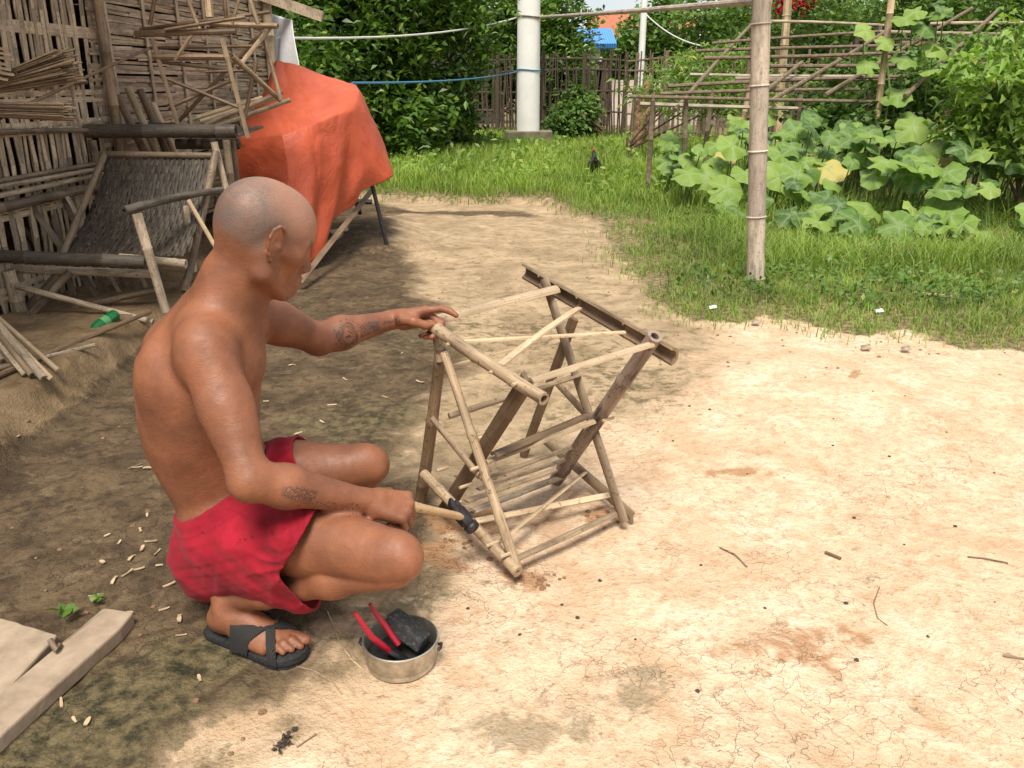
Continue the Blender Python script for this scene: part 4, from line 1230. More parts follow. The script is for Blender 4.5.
# panel of level strips
x = MB(); z = .30; k = 0
sE = s_at(280)
while z < 2.62:
    th = random.uniform(.012, .026)
    a = s_split + random.uniform(-.10, .06)
    sg = a; 
    while sg < sE:
        ln = random.uniform(.35, 1.1); e = min(sg + ln, sE + random.uniform(-.02, .02))
        o = random.uniform(-.004, .012)
        x.strip(wa(sg, z + random.uniform(-.006, .006), o), wa(e, z + random.uniform(-.012, .012), o + random.uniform(-.004, .004)), th, .004, wn_, seg=3, jag=.12)
        sg = e - random.uniform(0, .04)
    z += th * random.uniform(.72, 1.0); k += 1
x.build('level_weave', M['bamboo_grey'], hut)
for sv in [s_split + .12 + .42 * i for i in range(9)]:
    if sv < sE:
        x = MB(); x.strip(wa(sv, .25, .02), wa(sv + random.uniform(-.05, .05), 2.25, .02), random.uniform(.022, .034), .008, wn_, seg=6); x.build('batten', M['bamboo_grey'], hut)
# posts
for px_, r_ in ((112, .026), (274, .04)):
    sv = s_at(px_); x = MB(); x.bamboo(wa(sv, .1, .05), wa(sv, 2.3, .05), r_, n=10, node=.3); x.build('post', M['bamboo'] if px_ < 200 else M['bamboo_grey'], hut)
x = MB(); x.bamboo(wa(-.9, .14, .0), wa(-.9, 2.3, 0), .04, n=10); x.build('post', M['bamboo_grey'], hut)
# thick ledge poles under the upright panel
zz = wl(40, 198).z
for (dz, o, r_, m_) in ((.0, .05, .024, 'bamboo_dark'), (.055, .035, .013, 'bamboo_grey'), (.085, .05, .011, 'bamboo_grey'), (.11, .03, .012, 'bamboo_dark')):
    x = MB(); x.bamboo(wa(-.9, zz + dz - .01, o), wa(s_at(104), zz + dz + .01, o), r_, n=8, node=.35, bend=.008); x.build('rail', M[m_], hut)
# roof, back and far walls
M['thatch'] = bamboo_mat('thatch', (.16, .12, .075), (.30, .235, .15), (.05, .04, .03), .5, .9)
x = MB()
ea = wa(-1.6, 2.3, .45); eb = wa((W1 - W0).length - 1.1, 2.3, .45)
ra_ = wa(-1.6, 3.5, -1.6); rb_ = wa((W1 - W0).length - 1.1, 3.5, -1.6)
ba = wa(-1.6, 2.3, -3.8); bb = wa((W1 - W0).length - 1.1, 2.3, -3.8)
up14 = Vector((0, 0, .14))
_L = (W1 - W0).length
def slab_(a, b, c, d): x.add([a, b, c, d, a + up14, b + up14, c + up14, d + up14], [(0, 1, 2, 3), (7, 6, 5, 4), (0, 4, 5, 1), (1, 5, 6, 2), (2, 6, 7, 3), (3, 7, 4, 0)])
slab_(ea, eb, rb_, ra_)
slab_(wa(_L - 1.1, 2.56, -.04), wa(_L + .05, 2.56, -.04), wa(_L + .05, 3.5, -1.6), rb_)
slab_(rb_, wa(_L + .05, 3.5, -1.6), wa(_L + .05, 2.3, -3.8), bb)
x.add([ra_, rb_, bb, ba, ra_ + up14, rb_ + up14, bb + up14, ba + up14], [(0, 1, 2, 3), (7, 6, 5, 4), (2, 6, 7, 3), (1, 5, 6, 2), (3, 7, 4, 0)])
for i in range(260):
    s = random.uniform(-1.6, 3.98); c = wa(s, 2.38 + random.uniform(-.06, .08), .38)
    x.strip(c, c + wn_ * random.uniform(.08, .2) + Vector((random.uniform(-.03, .03), random.uniform(-.05, .05), -random.uniform(.02, .09))), .02, .003, (0, 0, 1), seg=1)
x.build('roof', M['thatch'], hut)
sL = (W1 - W0).length
x = MB()
for (a, b) in ((wa(-.95, 0, -3.2), wa(sE, 0, -3.2)), (wa(-.95, 0, -.03), wa(-.95, 0, -3.2)), (wa(sE, 0, -.03), wa(sE, 0, -3.2))):
    nrm = (b - a).cross(Vector((0, 0, 1))).normalized(); z = .12
    while z < 3.4:
        x.strip(a + Vector((0, 0, z)), b + Vector((0, 0, z)), .05, .006, nrm, seg=4, jag=.1); z += .046
x.build('far_wall', M['bamboo_dark'], hut)

# ---- board ends, split bamboo slats leaning by the wall
def stick(pts, r_, mat, label, cat, group=None, kind='bamboo', name='bamboo_stick', w=None):
    x = MB()
    if kind == 'bamboo': x.bamboo(pts[0], pts[1], r_, r_ * .85, n=8, node=.25, hollow=.5, bend=.003)
    elif kind == 'half': x.half(pts[0], pts[1], r_ * 2, nrm=(.5, -.7, .5), node=.25)
    elif kind == 'strip': x.strip(pts[0], pts[1], r_ * 2, r_ * .5, (.3, -.8, .5), seg=4)
    else: x.tube(pts, r_, n=7)
    return tag(x.build(name, M[mat], None), label, cat, group)
GL = 'split stakes leaning on the hut wall behind the old chair'
for i, (a, b) in enumerate(((( 128, 88), (162, 165)), ((140, 90), (172, 165)), ((118, 96), (150, 165)), ((152, 104), (178, 160)))):
    P1 = wl(*a, .05); P2 = wl(*b, .22)
    stick([P2, P1], .022, 'bamboo_pale' if i in (0, 3) else 'bamboo_brown', ['pale split stake leaning on the wall, longest of four behind the log rack', 'brown split stake leaning second from the left behind the log rack', 'brown split stake leaning leftmost behind the log rack', 'pale short split stake leaning rightmost behind the log rack'][i], 'stake', GL, 'half', 'bamboo_stake')
stick([wl(0, 118, .25), wl(150, 48, .10)], .009, 'bamboo_brown', 'thin long stick slanting across the hut wall above the reed bundles', 'stick')

# ---- bundles of split bamboo stuck on the wall
def bundle(a, b, n, spread, label, tie):
    e = empty('bamboo_bundle', tuple(a), label, 'bundle', None)
    ax = (b - a).normalized(); u = ax.cross(Vector((0, 0, 1))).normalized(); v = u.cross(ax)
    x = MB()
    for i in range(n):
        an = random.uniform(0, 2 * PI); rr = math.sqrt(random.random())
        o0 = (u * math.cos(an) * .8 + v * math.sin(an)) * rr
        L = random.uniform(.86, 1.0)
        p0 = a + o0 * .030 - ax * random.uniform(0, .05); p1 = a.lerp(b, L) + o0 * spread
        pm = a.lerp(b, .35) + o0 * .030
        w = random.uniform(.007, .013)
        x.strip(p0, pm, w, .0035, v, seg=1); x.strip(pm, p1, w, .0035, (v + u * random.uniform(-.6, .6)), seg=1)
    x.build('strips', M['bamboo'], e)
    for f in tie:
        c = a.lerp(b, f); x = MB()
        x.tube([c + (u * math.cos(t_) * .036 + v * math.sin(t_) * .044) for t_ in [2 * PI * i / 14 for i in range(15)]], .0025, n=6, cap=False); x.build('tie', M['bamboo_dark'], e)
Yb = 3.55
bundle(wp(-60, 100, Yb), wp(80, 64, Yb + .1), 75, .075, 'thick fanned bundle of split bamboo strips, the upper of two by the wall', (.35, .58))
bundle(wp(-60, 108, Yb - .1), wp(77, 112, Yb + .05), 45, .038, 'thin flat bundle of split bamboo strips under the fanned bundle', (.40,))
for i in range(7):
    y_ = 48 + i * 5; stick([wp(-40, y_ - 8, Yb), wp(8 + 3 * (i % 3), y_ + 2, Yb)], .006, 'bamboo_pale', 'pale bamboo strip end poking in at the left edge above the bundles', 'strip', 'strip ends above the bundles', 'strip', 'bamboo_strip')
for i, y_ in enumerate((70, 118)):
    stick([wa(s_at(-60), wl(-60, y_).z - .06, .03), wa(s_at(92), wl(92, y_).z - .06, .03)], .014, 'bamboo_dark', ('dark peg rail on the wall under the fanned bundle', 'dark peg rail on the wall under the flat bundle')[i], 'rail')

# ---- the dark log rack behind the old chair
rack = empty('log_rack', tuple(wp(160, 200, 4.55)), 'rack of smoked dark logs between the old chair and the hut wall', 'rack')
bpy.context.view_layer.update()
def rp(name, a, b, r_, mat='bamboo_black', **k):
    x = MB(); x.bamboo(a, b, r_, n=10, node=.4, hollow=.5, **k); return x.build(name, M[mat], rack)
Yr = 4.55
rp('rail', wp(82, 131, Yr), wp(236, 131, Yr + .05), .035); rp('rail', wp(176, 144, Yr + .45), wp(240, 144, Yr + .5), .030)
rp('rail', wp(96, 126, Yr + .45), wp(180, 128, Yr + .45), .028)
def down(p, z=.14): return Vector((p.x, p.y, z))
for (px_, yy) in ((92, Yr + .0), (226, Yr + .0), (110, Yr + .45), (232, Yr + .45)):
    q_ = wp(px_, 138, yy); rp('leg', down(q_), q_ + Vector((0, 0, -.01)), .020, 'bamboo_dark')
x = MB()
for i in range(11):
    p = wp(92 + i * 14, 137, Yr + .05); q_ = Vector((p.x + .02, Yr + .5, p.z + .03)); x.strip(p, q_, .05, .012, (0, 0, 1), seg=2)
x.build('deck', M['bamboo_black'], rack)

# ---- unfinished frames stacked on the rack
def frame_thing(label, sticks, base, group=None):
    e = empty('bamboo_chair_frame', tuple(base), label, 'chair frame', group); bpy.context.view_layer.update()
    for nm, a, b, r_, mat in sticks:
        x = MB(); x.bamboo(wp(*a), wp(*b), r_, r_ * .92, n=8, node=.22, hollow=.5); x.build(nm, M[mat], e)
f, b_ = 4.62, 5.02
frame_thing('tan unfinished bamboo frame standing on the dark log rack beside the red cover', [
    ('arm_rail', (135, 34, f), (236, 31, f), .017, 'bamboo_brown'), ('arm_rail', (210, 24, b_), (278, 26, b_ - .1), .016, 'bamboo'),
    ('leg', (152, 38, f), (178, 125, f), .013, 'bamboo'), ('leg', (222, 38, f - .02), (248, 138, f - .02), .013, 'bamboo'),
    ('leg', (262, 30, b_ - .1), (281, 100, b_ - .1), .013, 'bamboo'), ('leg', (262, 32, b_), (178, 122, b_), .012, 'bamboo_brown'),
    ('seat_side', (232, 56, f + .03), (280, 100, f + .35), .015, 'bamboo'), ('seat_side', (272, 25, b_ - .05), (238, 68, b_ - .3), .014, 'bamboo'),
    ('crosspiece', (153, 57, f), (226, 57, f + .03), .018, 'bamboo_brown'), ('crosspiece', (160, 62, f + .3), (250, 72, f + .3), .010, 'bamboo_brown'),
    ('brace', (160, 76, f + .02), (240, 108, f + .05), .010, 'bamboo_brown'), ('brace', (168, 108, f + .02), (232, 80, f + .1), .010, 'bamboo_brown'),
    ('brace', (195, 30, f), (175, 60, f), .010, 'bamboo'), ('leg', (256, 62, b_ - .2), (244, 122, b_ - .2), .012, 'bamboo_brown'),
    ('slat', (206, 72, f + .2), (262, 70, f + .25), .009, 'bamboo_brown'), ('slat', (150, 48, f + .3), (262, 46, f + .3), .009, 'bamboo_brown')], wp(200, 130, f))
frame_thing('second bamboo frame resting on top of the first, cut by the photo\'s top edge', [
    ('leg', (204, -40, f), (210, 17, f), .022, 'bamboo_pale'), ('leg', (160, -30, f + .1), (150, 25, f + .1), .012, 'bamboo_brown'), ('leg', (180, -20, f + .1), (204, 40, f + .1), .012, 'bamboo'),
    ('leg', (240, -30, f + .2), (258, 24, f + .2), .013, 'bamboo'), ('brace', (165, 30, f - .02), (245, 17, f - .02), .009, 'bamboo_brown'), ('leg', (222, -30, f + .2), (226, 18, f + .2), .010, 'bamboo_brown'),
    ('crosspiece', (140, 30, f + .25), (270, 12, f + .25), .011, 'bamboo_brown'), ('arm_rail', (140, -34, f), (260, -40, f), .016, 'bamboo_brown'), ('leg', (250, -40, f + .1), (232, 24, f + .1), .010, 'bamboo')], wp(200, 26, f))
for i, (a, b) in enumerate((((205, 125), (282, 92)), ((200, 122), (275, 98)), ((212, 128), (290, 100)), ((196, 118), (262, 98)))):
    stick([wp(*a, 4.85 + .04 * i), wp(*b, 5.1 + .04 * i)], .014, 'bamboo_pale' if i % 2 else 'bamboo', ['tan stave at the bottom of the four loose ones by the red cover', 'pale stave second of four lying by the red cover', 'tan stave reaching furthest right over the red cover', 'pale stave reaching furthest left on the rack by the red cover'][i], 'stave', 'loose staves on the rack', 'half', 'bamboo_stave')

# ---- old smoked lounge chair
oc = empty('bamboo_lounge_chair', (-1.95, 4.0, .145), 'old smoke blackened bamboo lounge chair with a woven seat by the hut', 'chair')
bpy.context.view_layer.update()
def op(name, a, b, r_, mat, r2=None, **k):
    x = MB(); x.bamboo(a, b, r_, r2, n=10, **{**dict(node=.3, hollow=.4), **k}); return x.build(name, M[mat], oc)
Yf = 3.72; Ybk = 4.35
op('front_rail', wp(-10, 256, Yf - .02), wp(146, 262, Yf + .02), .030, 'bamboo_black')
op('front_rail', wp(-6, 268, Yf + .07), wp(150, 274, Yf + .07), .020, 'bamboo_grey'); op('crosspiece', wp(120, 258, Yf + .10), wp(186, 264, Yf + .10), .022, 'bamboo_grey')
op('leg', wp(137, 214, Yf - .05), wp(166, 312, Yf - .05), .022, 'bamboo_grey', .020)
op('arm_rail', wp(124, 211, Yf - .05), wp(222, 190, Ybk - .05), .021, 'bamboo_black', .016, bend=.01)
op('top_rail', wp(100, 154, Ybk), wp(218, 156, Ybk), .016, 'bamboo_dark')
op('back_side', wp(216, 152, Ybk), wp(185, 292, Yf + .2), .020, 'bamboo_dark'); op('back_side', wp(105, 154, Ybk), wp(62, 256, Yf + .1), .017, 'bamboo_dark')
op('brace', wp(186, 206, Ybk - .25), wp(194, 272, Yf + .3), .015, 'bamboo_grey'); op('leg', wp(64, 268, Yf + .2), down(wp(34, 340, Yf + .1)), .020, 'bamboo_dark')
op('leg', wp(8, 270, Yf), down(wp(28, 345, Yf + .02)), .028, 'bamboo_grey'); op('leg', wp(218, 196, Ybk), down(wp(214, 250, Ybk)), .018, 'bamboo_dark')
op('brace', wp(188, 200, Yf + .30), wp(216, 248, Yf + .30), .011, 'bamboo_pale'); op('leg', wp(214, 142, Ybk + .02), wp(226, 190, Ybk + .02), .018, 'bamboo_grey')
op('stretcher', wp(20, 320, Yf + .1), wp(156, 290, Yf + .1), .015, 'bamboo_dark'); op('stretcher', wp(16, 286, Yf - .04), wp(153, 322, Yf - .04), .014, 'bamboo_grey')
op('leg', wp(70, 272, Yf + .05), down(wp(36, 352, Yf - .05)), .018, 'bamboo_dark')
# woven sling: curved surface of narrow strips
def sling(u, v):
    top_ = wp(106 + 108 * u, 158, Ybk); mid_ = wp(88 + 110 * u, 200, Ybk - .22); low_ = wp(62 + 122 * u, 256, Yf + .12)
    sag = Vector((0, .05, -.06)) * math.sin(PI * v) * (.6 + .4 * math.sin(PI * u))
    p = top_ * (1 - v) * (1 - v) + mid_ * 2 * v * (1 - v) + low_ * v * v
    return p + sag
x = MB(); nS = 34
for i in range(nS):
    u = (i + .5) / nS; prev = None; ph = i % 2
    for j in range(16):
        v = j / 15; p = sling(min(1, max(0, u + .006 * math.sin(v * 9 + i))), v) + Vector((0, -.7, .7)) * .004 * (1 if (j + ph) % 2 else -1)
        if prev is not None: x.strip(prev, p, .0155, .004, (0, -.7, .7), seg=1)
        prev = p
for j in range(13):
    v = (j + .5) / 13; prev = None
    for i in range(12):
        p = sling(i / 11, v) + Vector((0, -.7, .7)) * (-.004)
        if prev is not None: x.strip(prev, p, .012, .004, (0, -.7, .7), seg=1)
        prev = p
x.build('seat_weave', M['weave_dark'], oc)

# ---- loose poles and splints at the foot of the wall
def lz(px, py, z=.16): return gp(px, py, z)
stick([lz(-40, 392), lz(150, 312)], .012, 'bamboo_brown', 'long thin pole lying along the edge of the earth ledge', 'pole', None, 'bamboo', 'bamboo_pole')
stick([lz(-30, 375), lz(95, 345)], .010, 'bamboo_grey', 'shorter thin pole lying behind the ledge pole', 'pole', None, 'bamboo', 'bamboo_pole')
for i in range(9):
    a = lz(58 - i * 7 + random.uniform(-3, 3), 376 - i * 1.5 + random.uniform(-6, 6), .165); b = wp(-30 - i * 6 + random.uniform(-6, 6), 296 - i * 5 + random.uniform(-6, 6), a.y + .45)
    stick([a, b], random.uniform(.009, .015), ['bamboo_pale', 'bamboo', 'bamboo_grey'][i % 3], 'pale splint leaning in the heap at the left edge below the old chair', 'splint', 'splints heaped below the old chair', 'strip' if i % 2 else 'half', 'bamboo_splint')
for i in range(16):
    px_ = 30 + i * 9 + random.uniform(-5, 5); a = wp(px_, 300 + random.uniform(-10, 10), 4.0 + random.random() * .3); a.z = .15
    b = a + Vector((random.uniform(-.28, .0), random.uniform(-.05, .2), random.uniform(.35, .6)))
    stick([a, b], random.uniform(.009, .016), ['bamboo_dark', 'bamboo_grey', 'bamboo_dark'][i % 3], 'weathered stake stacked upright under the old chair', 'stake', 'stakes stacked behind the old chair legs', 'strip', 'bamboo_stake')

# ---- green plastic bottle
bt = empty('plastic_bottle', tuple(lz(98, 328, .17)), 'green plastic bottle with a white cap lying under the old chair', 'bottle')
bpy.context.view_layer.update()
t = NT('green_plastic', .15, .6); t.col((.01, .20, .055)); t.b.inputs['Transmission Weight'].default_value = .35; M['green_pl'] = t.m
A = wp(88, 333, 3.42); B = wp(112, 317, 3.55); d_ = (B - A).normalized(); L_ = .17
def ax_(f): return A + d_ * L_ * f
x = MB(); x.tube([ax_(.07), ax_(.12), ax_(.28), ax_(.40), ax_(.44), ax_(.70), ax_(.74), ax_(.95), ax_(1.0)], [.010, .011, .024, .026, .0245, .0245, .026, .026, .020], n=18); x.build('bottle_body', M['green_pl'], bt)
M['white_pl'] = plain('white_plastic', (.75, .75, .72), .4)
x = MB(); x.tube([ax_(-.03), ax_(.08)], .0135, n=14); x.build('cap', M['white_pl'], bt)
x = MB(); x.tube([ax_(.47), ax_(.67)], .0252, n=18, cap=False); x.build('label_band', plain('paper_band', (.10, .30, .12), .6), bt)

# ================================================================== COVERED TABLE
tb = empty('trestle_table', (-1.25, 6.0, 0), 'dark legged table hidden under the orange red cover', 'table')
bpy.context.view_layer.update()
def tp_(name, a, b, r_, mat): x = MB(); x.tube([a, b], r_, n=8); return x.build(name, mat, tb)
M['metal_dark'] = plain('dark_steel', (.035, .035, .035), .5, .5, .3, 30, .3)
lz1 = gp(388, 250, 0); lz2 = gp(360, 213, .06)
tp_('leg', lz1 + Vector((0, 0, 0)), wp(370, 176, 5.95), .015, M['metal_dark']); tp_('leg', lz2, wp(350, 186, 7.0), .02, M['metal_dark'])
tp_('stretcher', wp(344, 201, 7.1), wp(372, 202, 7.1), .022, M['metal_dark'])
tp_('leg', gp(262, 268, .14), wp(252, 150, 5.6), .02, M['metal_dark']); tp_('leg', Vector((-1.9, 6.4, .14)), Vector((-1.85, 6.4, .9)), .02, M['metal_dark'])
x = MB(); x.add([wp(240, 146, 5.6), wp(285, 141, 5.5), wp(350, 122, 5.95), wp(352, 96, 6.5), wp(272, 98, 6.4)], [(0, 1, 2, 3, 4), (4, 3, 2, 1, 0)][:1]); o = x.build('top', M['plank'], tb, smooth=False)
so = o.modifiers.new('s', 'SOLIDIFY'); so.thickness = .03; so.offset = 0
for i, (a, b) in enumerate((((300, 282), (372, 190)), ((322, 246), (345, 234)), ((303, 288), (322, 262)), ((330, 232), (352, 228)))):
    stick([wp(a[0], a[1], 5.7 + .1 * i) if i not in (0,) else gp(a[0], a[1], .05), wp(b[0], b[1], 6.2 + .1 * i)], .018, 'bamboo_brown' if i in (0,) else 'plank', ('long brown lath slanting out from under the red cover', 'short lath end under the red cover', 'broken board end behind the man\'s chin', 'thin lath lying on the dug soil')[i], 'lath', None, 'strip', 'wooden_lath')
ctrl = [[(262, 96, 6.5), (277, 60, 6.5), (318, 73, 6.4), (357, 85, 6.3), (372, 120, 6.7)],
        [(247, 118, 6.0), (268, 104, 6.0), (312, 98, 5.95), (359, 90, 6.05), (386, 146, 6.3)],
        [(237, 138, 5.5), (282, 134, 5.35), (318, 122, 5.5), (354, 112, 5.85), (393, 176, 6.05)],
        [(235, 160, 5.45), (289, 180, 5.25), (322, 176, 5.40), (348, 160, 5.7), (366, 190, 5.85)],
        [(237, 200, 5.40), (282, 250, 5.15), (305, 275, 5.15), (330, 232, 5.5), (352, 199, 5.8)]]
CP_ = np.array([[tuple(wp(*q)) for q in r] for r in ctrl])
def cr1(P, t_):
    n = len(P); t_ = np.clip(t_ * (n - 1), 0, n - 1 - 1e-6); i = t_.astype(int); f = (t_ - i)[:, None, None]
    g = lambda k: P[np.clip(i + k, 0, n - 1)]
    a, b, c, d = g(-1), g(0), g(1), g(2)
    cr_ = b + .5 * f * (c - a + f * (2 * a - 5 * b + 4 * c - d + f * (3 * (b - c) + d - a)))
    return cr_ * .35 + (b + (c - b) * f) * .65
N = 150
tt = np.linspace(0, 1, N)
rows = cr1(CP_, tt)                       # N x 5 x 3
grid = cr1(rows.transpose(1, 0, 2), tt).transpose(1, 0, 2)   # N x N x 3
du = np.gradient(grid, axis=1); dv = np.gradient(grid, axis=0)
nn_ = np.cross(du, dv); nn_ /= np.linalg.norm(nn_, axis=2, keepdims=True) + 1e-9
U, Vv = np.meshgrid(tt, tt)
wr = .010 * (1 - 4 * np.abs(fbm(U * 5 + 3, Vv * 4, 2) - .5)) + .010 * (fbm(U * 9 + 3, Vv * 3.2, 3) - .5) + .006 * (np.abs(fbm(U * 14, Vv * 11 + 8, 2) - .5)) + .030 * np.sin(U * 24 + 3 * fbm(U * 3, Vv * 3, 2)) * sst(.5, 1.0, Vv) + .002 * (fbm(U * 40, Vv * 40, 2) - .5)
grid = grid + nn_ * wr[:, :, None]
ii = np.arange(N * N).reshape(N, N)
Fq = np.stack([ii[:-1, :-1], ii[:-1, 1:], ii[1:, 1:], ii[1:, :-1]], -1).reshape(-1, 4)
t = NT('orange_tarpaulin', .50, .35); P = t.coord('UV')
a1_ = t.noise(P, 5, 6, .65, .5); a2_ = t.noise(P, 400, 2, .5)
c = t.mix(t.ramp(a1_, [(.35, 0.0), (.65, 1.0)]), (.38, .066, .028), (.50, .095, .040))
rn = t.n('ShaderNodeTexNoise'); t.l(P, rn.inputs['Vector']); rn.inputs['Scale'].default_value = 9; rn.inputs['Detail'].default_value = 3; rn.inputs['Distortion'].default_value = 1.2
vr = t.math('ABSOLUTE', t.math('SUBTRACT', rn.outputs['Fac'], .5)); c = t.mix(t.ramp(vr, [(0.0, .35), (.02, 0.0)]), c, (.36, .05, .02))
t.col(c); t.bump(t.math('ADD', a1_, t.math('MULTIPLY', t.ramp(vr, [(0, 0), (.03, 1.0)]), .3)), .25, .02)
M['tarp'] = t.m
o = np_mesh('tarpaulin', grid.reshape(-1, 3), Fq, M['tarp'], None, uv=np.stack([U.ravel(), Vv.ravel()], 1))
so = o.modifiers.new('s', 'SOLIDIFY'); so.thickness = .003
tag(o, 'crumpled orange red tarpaulin draped over a table by the hut', 'tarpaulin')

# ---- washing line, white cloth
M['white_cloth'] = plain('white_cloth', (.82, .84, .88), .9, .2, .08, 20)
N2 = 30; u2, v2_ = np.meshgrid(np.linspace(0, 1, N2), np.linspace(0, 1, N2))
A = np.array(wp(272, 14, 7.5)); B = np.array(wp(292, 20, 7.2)); C_ = np.array(wp(274, 72, 7.5)); D_ = np.array(wp(299, 78, 7.1))
g = (A * (1 - u2)[..., None] + B * u2[..., None]) * (1 - v2_)[..., None] + (C_ * (1 - u2)[..., None] + D_ * u2[..., None]) * v2_[..., None]
g[..., 0] += .018 * np.sin(u2 * 5 + 3.5 * v2_) * v2_; g[..., 1] += .025 * np.cos(u2 * 6 + 2 * v2_) * (.3 + v2_); g[..., 2] -= .05 * np.sin(u2 * PI) * v2_
ii = np.arange(N2 * N2).reshape(N2, N2); Fq = np.stack([ii[:-1, :-1], ii[:-1, 1:], ii[1:, 1:], ii[1:, :-1]], -1).reshape(-1, 4)
o = np_mesh('white_shirt', g.reshape(-1, 3), Fq, M['white_cloth']); so = o.modifiers.new('s', 'SOLIDIFY'); so.thickness = .003
tag(o, 'white cloth hanging from the end of the hut wall', 'cloth')
def line(name, pts, r_, mat, label, cat, sag=.0):
    q = []
    for i in range(len(pts) - 1):
        for k in range(12):
            f = k / 12; p = pts[i].lerp(pts[i + 1], f); p = p.copy(); p.z -= sag * 4 * f * (1 - f); q.append(p)
    q.append(pts[-1]); x = MB(); x.tube(q, r_, n=6); return tag(x.build(name, mat, None), label, cat)
M['rope_white'] = plain('white_cord', (.62, .62, .58), .8); M['rope_blue'] = plain('blue_cord', (.06, .20, .34), .7)
line('washing_line', [wp(276, 38, 7.3), wp(519, 17, 15.4)], .011, M['rope_white'], 'white washing line from the hut to the concrete pole', 'washing line', .10)
line('washing_line', [wp(352, 83, 6.4), wp(520, 71, 15.4)], .009, M['rope_blue'], 'blue cord from the red cover to the concrete pole', 'cord', .05)
line('washing_line', [wp(640, 8, 15.5), wp(702, 46, 13.0)], .010, M['rope_white'], 'slack white cord slanting down to the garden trellis', 'cord', .1)
x = MB(); x.box(wp(292, 6, 7.2), (.5, .06, .08), Matrix.Rotation(R(18), 3, 'Y')); tag(x.build('roof_beam', M['bamboo_grey'], hut), None)

# ================================================================== GARDEN, FENCE, TREES
def leaf_mat(name, lo, hi, yellow=None, trans=.25, rough=.5, attr=None):
    t = NT(name, rough, .4)
    i = t.isl()
    c = t.mix(i, lo, hi)
    nz = t.noise(t.coord('Object'), 1.3, 4, .6); c = t.mix(t.ramp(nz, [(.40, .0), (.62, .55)]), c, tuple(q * 1.5 for q in hi))
    if yellow: c = t.mix(t.ramp(i, [(.90, 0.0), (.95, .8)]), c, yellow)
    t.col(c)
    # thin leaves let some light through
    tr = t.n('ShaderNodeBsdfTranslucent'); t.l(t.mix(1.0, c, (1.3, 1.5, .6), 'MULTIPLY'), tr.inputs['Color'])
    mx = t.n('ShaderNodeMixShader'); mx.inputs[0].default_value = trans
    out = t.t.nodes['Material Output']
    t.l(t.b.outputs[0], mx.inputs[1]); t.l(tr.outputs[0], mx.inputs[2]); t.l(mx.outputs[0], out.inputs[0])
    return t.m
M['leaf_dark'] = leaf_mat('citrus_leaves', (.020, .048, .010), (.10, .19, .026), (.26, .33, .05), .25, .34)
M['leaf_mid'] = leaf_mat('garden_leaves', (.035, .075, .014), (.11, .20, .035), (.22, .26, .05), .3)
M['leaf_light'] = leaf_mat('pale_leaves', (.07, .13, .02), (.20, .31, .055), (.34, .36, .08), .35)
M['grass'] = leaf_mat('grass_blades', (.070, .125, .018), (.21, .30, .048), (.32, .29, .12), .3, .6)
M['grass_bright'] = leaf_mat('lush_grass_blades', (.10, .17, .022), (.24, .33, .055), (.35, .33, .12), .35, .6)
M['bark'] = plain('brown_bark', (.12, .085, .055), .9, .2, .5, 18, 0, .6)
M['twig'] = plain('grey_twigs', (.17, .13, .09), .9, .2, .4, 25, 0, .3)
M['twig_dark'] = plain('old_grey_stakes', (.085, .065, .048), .9, .2, .45, 25, 0, .3)

def leaves_np(C, L, W, rng, up=.35, droop=.3, dirs=None):
    """one folded diamond leaf per centre: 2 quads sharing the midrib"""
    n = len(C)
    th = rng.random(n) * 2 * PI; el = rng.normal(up, .5, n)
    d = np.stack([np.cos(th) * np.cos(el), np.sin(th) * np.cos(el), np.sin(el)], 1) if dirs is None else dirs
    nrm = rng.normal(0, .55, (n, 3)) + np.array([0, -.25, 1.0]); nrm -= d * (nrm * d).sum(1, keepdims=True); nrm /= np.linalg.norm(nrm, axis=1, keepdims=True) + 1e-9
    s = np.cross(d, nrm); l = (L * (0.65 + .7 * rng.random(n)))[:, None]; w = (W * (0.65 + .7 * rng.random(n)))[:, None]
    b = C; tip = C + d * l - np.array([0, 0, 1.0]) * l * droop; mid = C + d * l * .5 + nrm * l * .04
    lf = mid + s * w * .5 - nrm * w * .16; rt = mid - s * w * .5 - nrm * w * .16
    V = np.stack([b, lf, tip, rt], 1).reshape(-1, 3)
    F = np.arange(4 * n).reshape(n, 4)
    return V, F
def blob_points(c, r, n, rng, clumps=60, cr=.22, shell=.55):
    """leaf positions: clumps spread through an ellipsoid, denser to its outside, gaps between"""
    u = rng.normal(0, 1, (clumps, 3)); u /= np.linalg.norm(u, axis=1, keepdims=True)
    rad = shell + (1 - shell) * rng.random(clumps) ** .5
    cc = u * rad[:, None] * np.array(r) * (.85 + .3 * rng.random((clumps, 1)))
    k = rng.integers(0, clumps, n)
    p = cc[k] + rng.normal(0, 1, (n, 3)) * cr * np.array(r) * (.5 + rng.random((clumps, 1)))[k]
    return p + np.array(c)
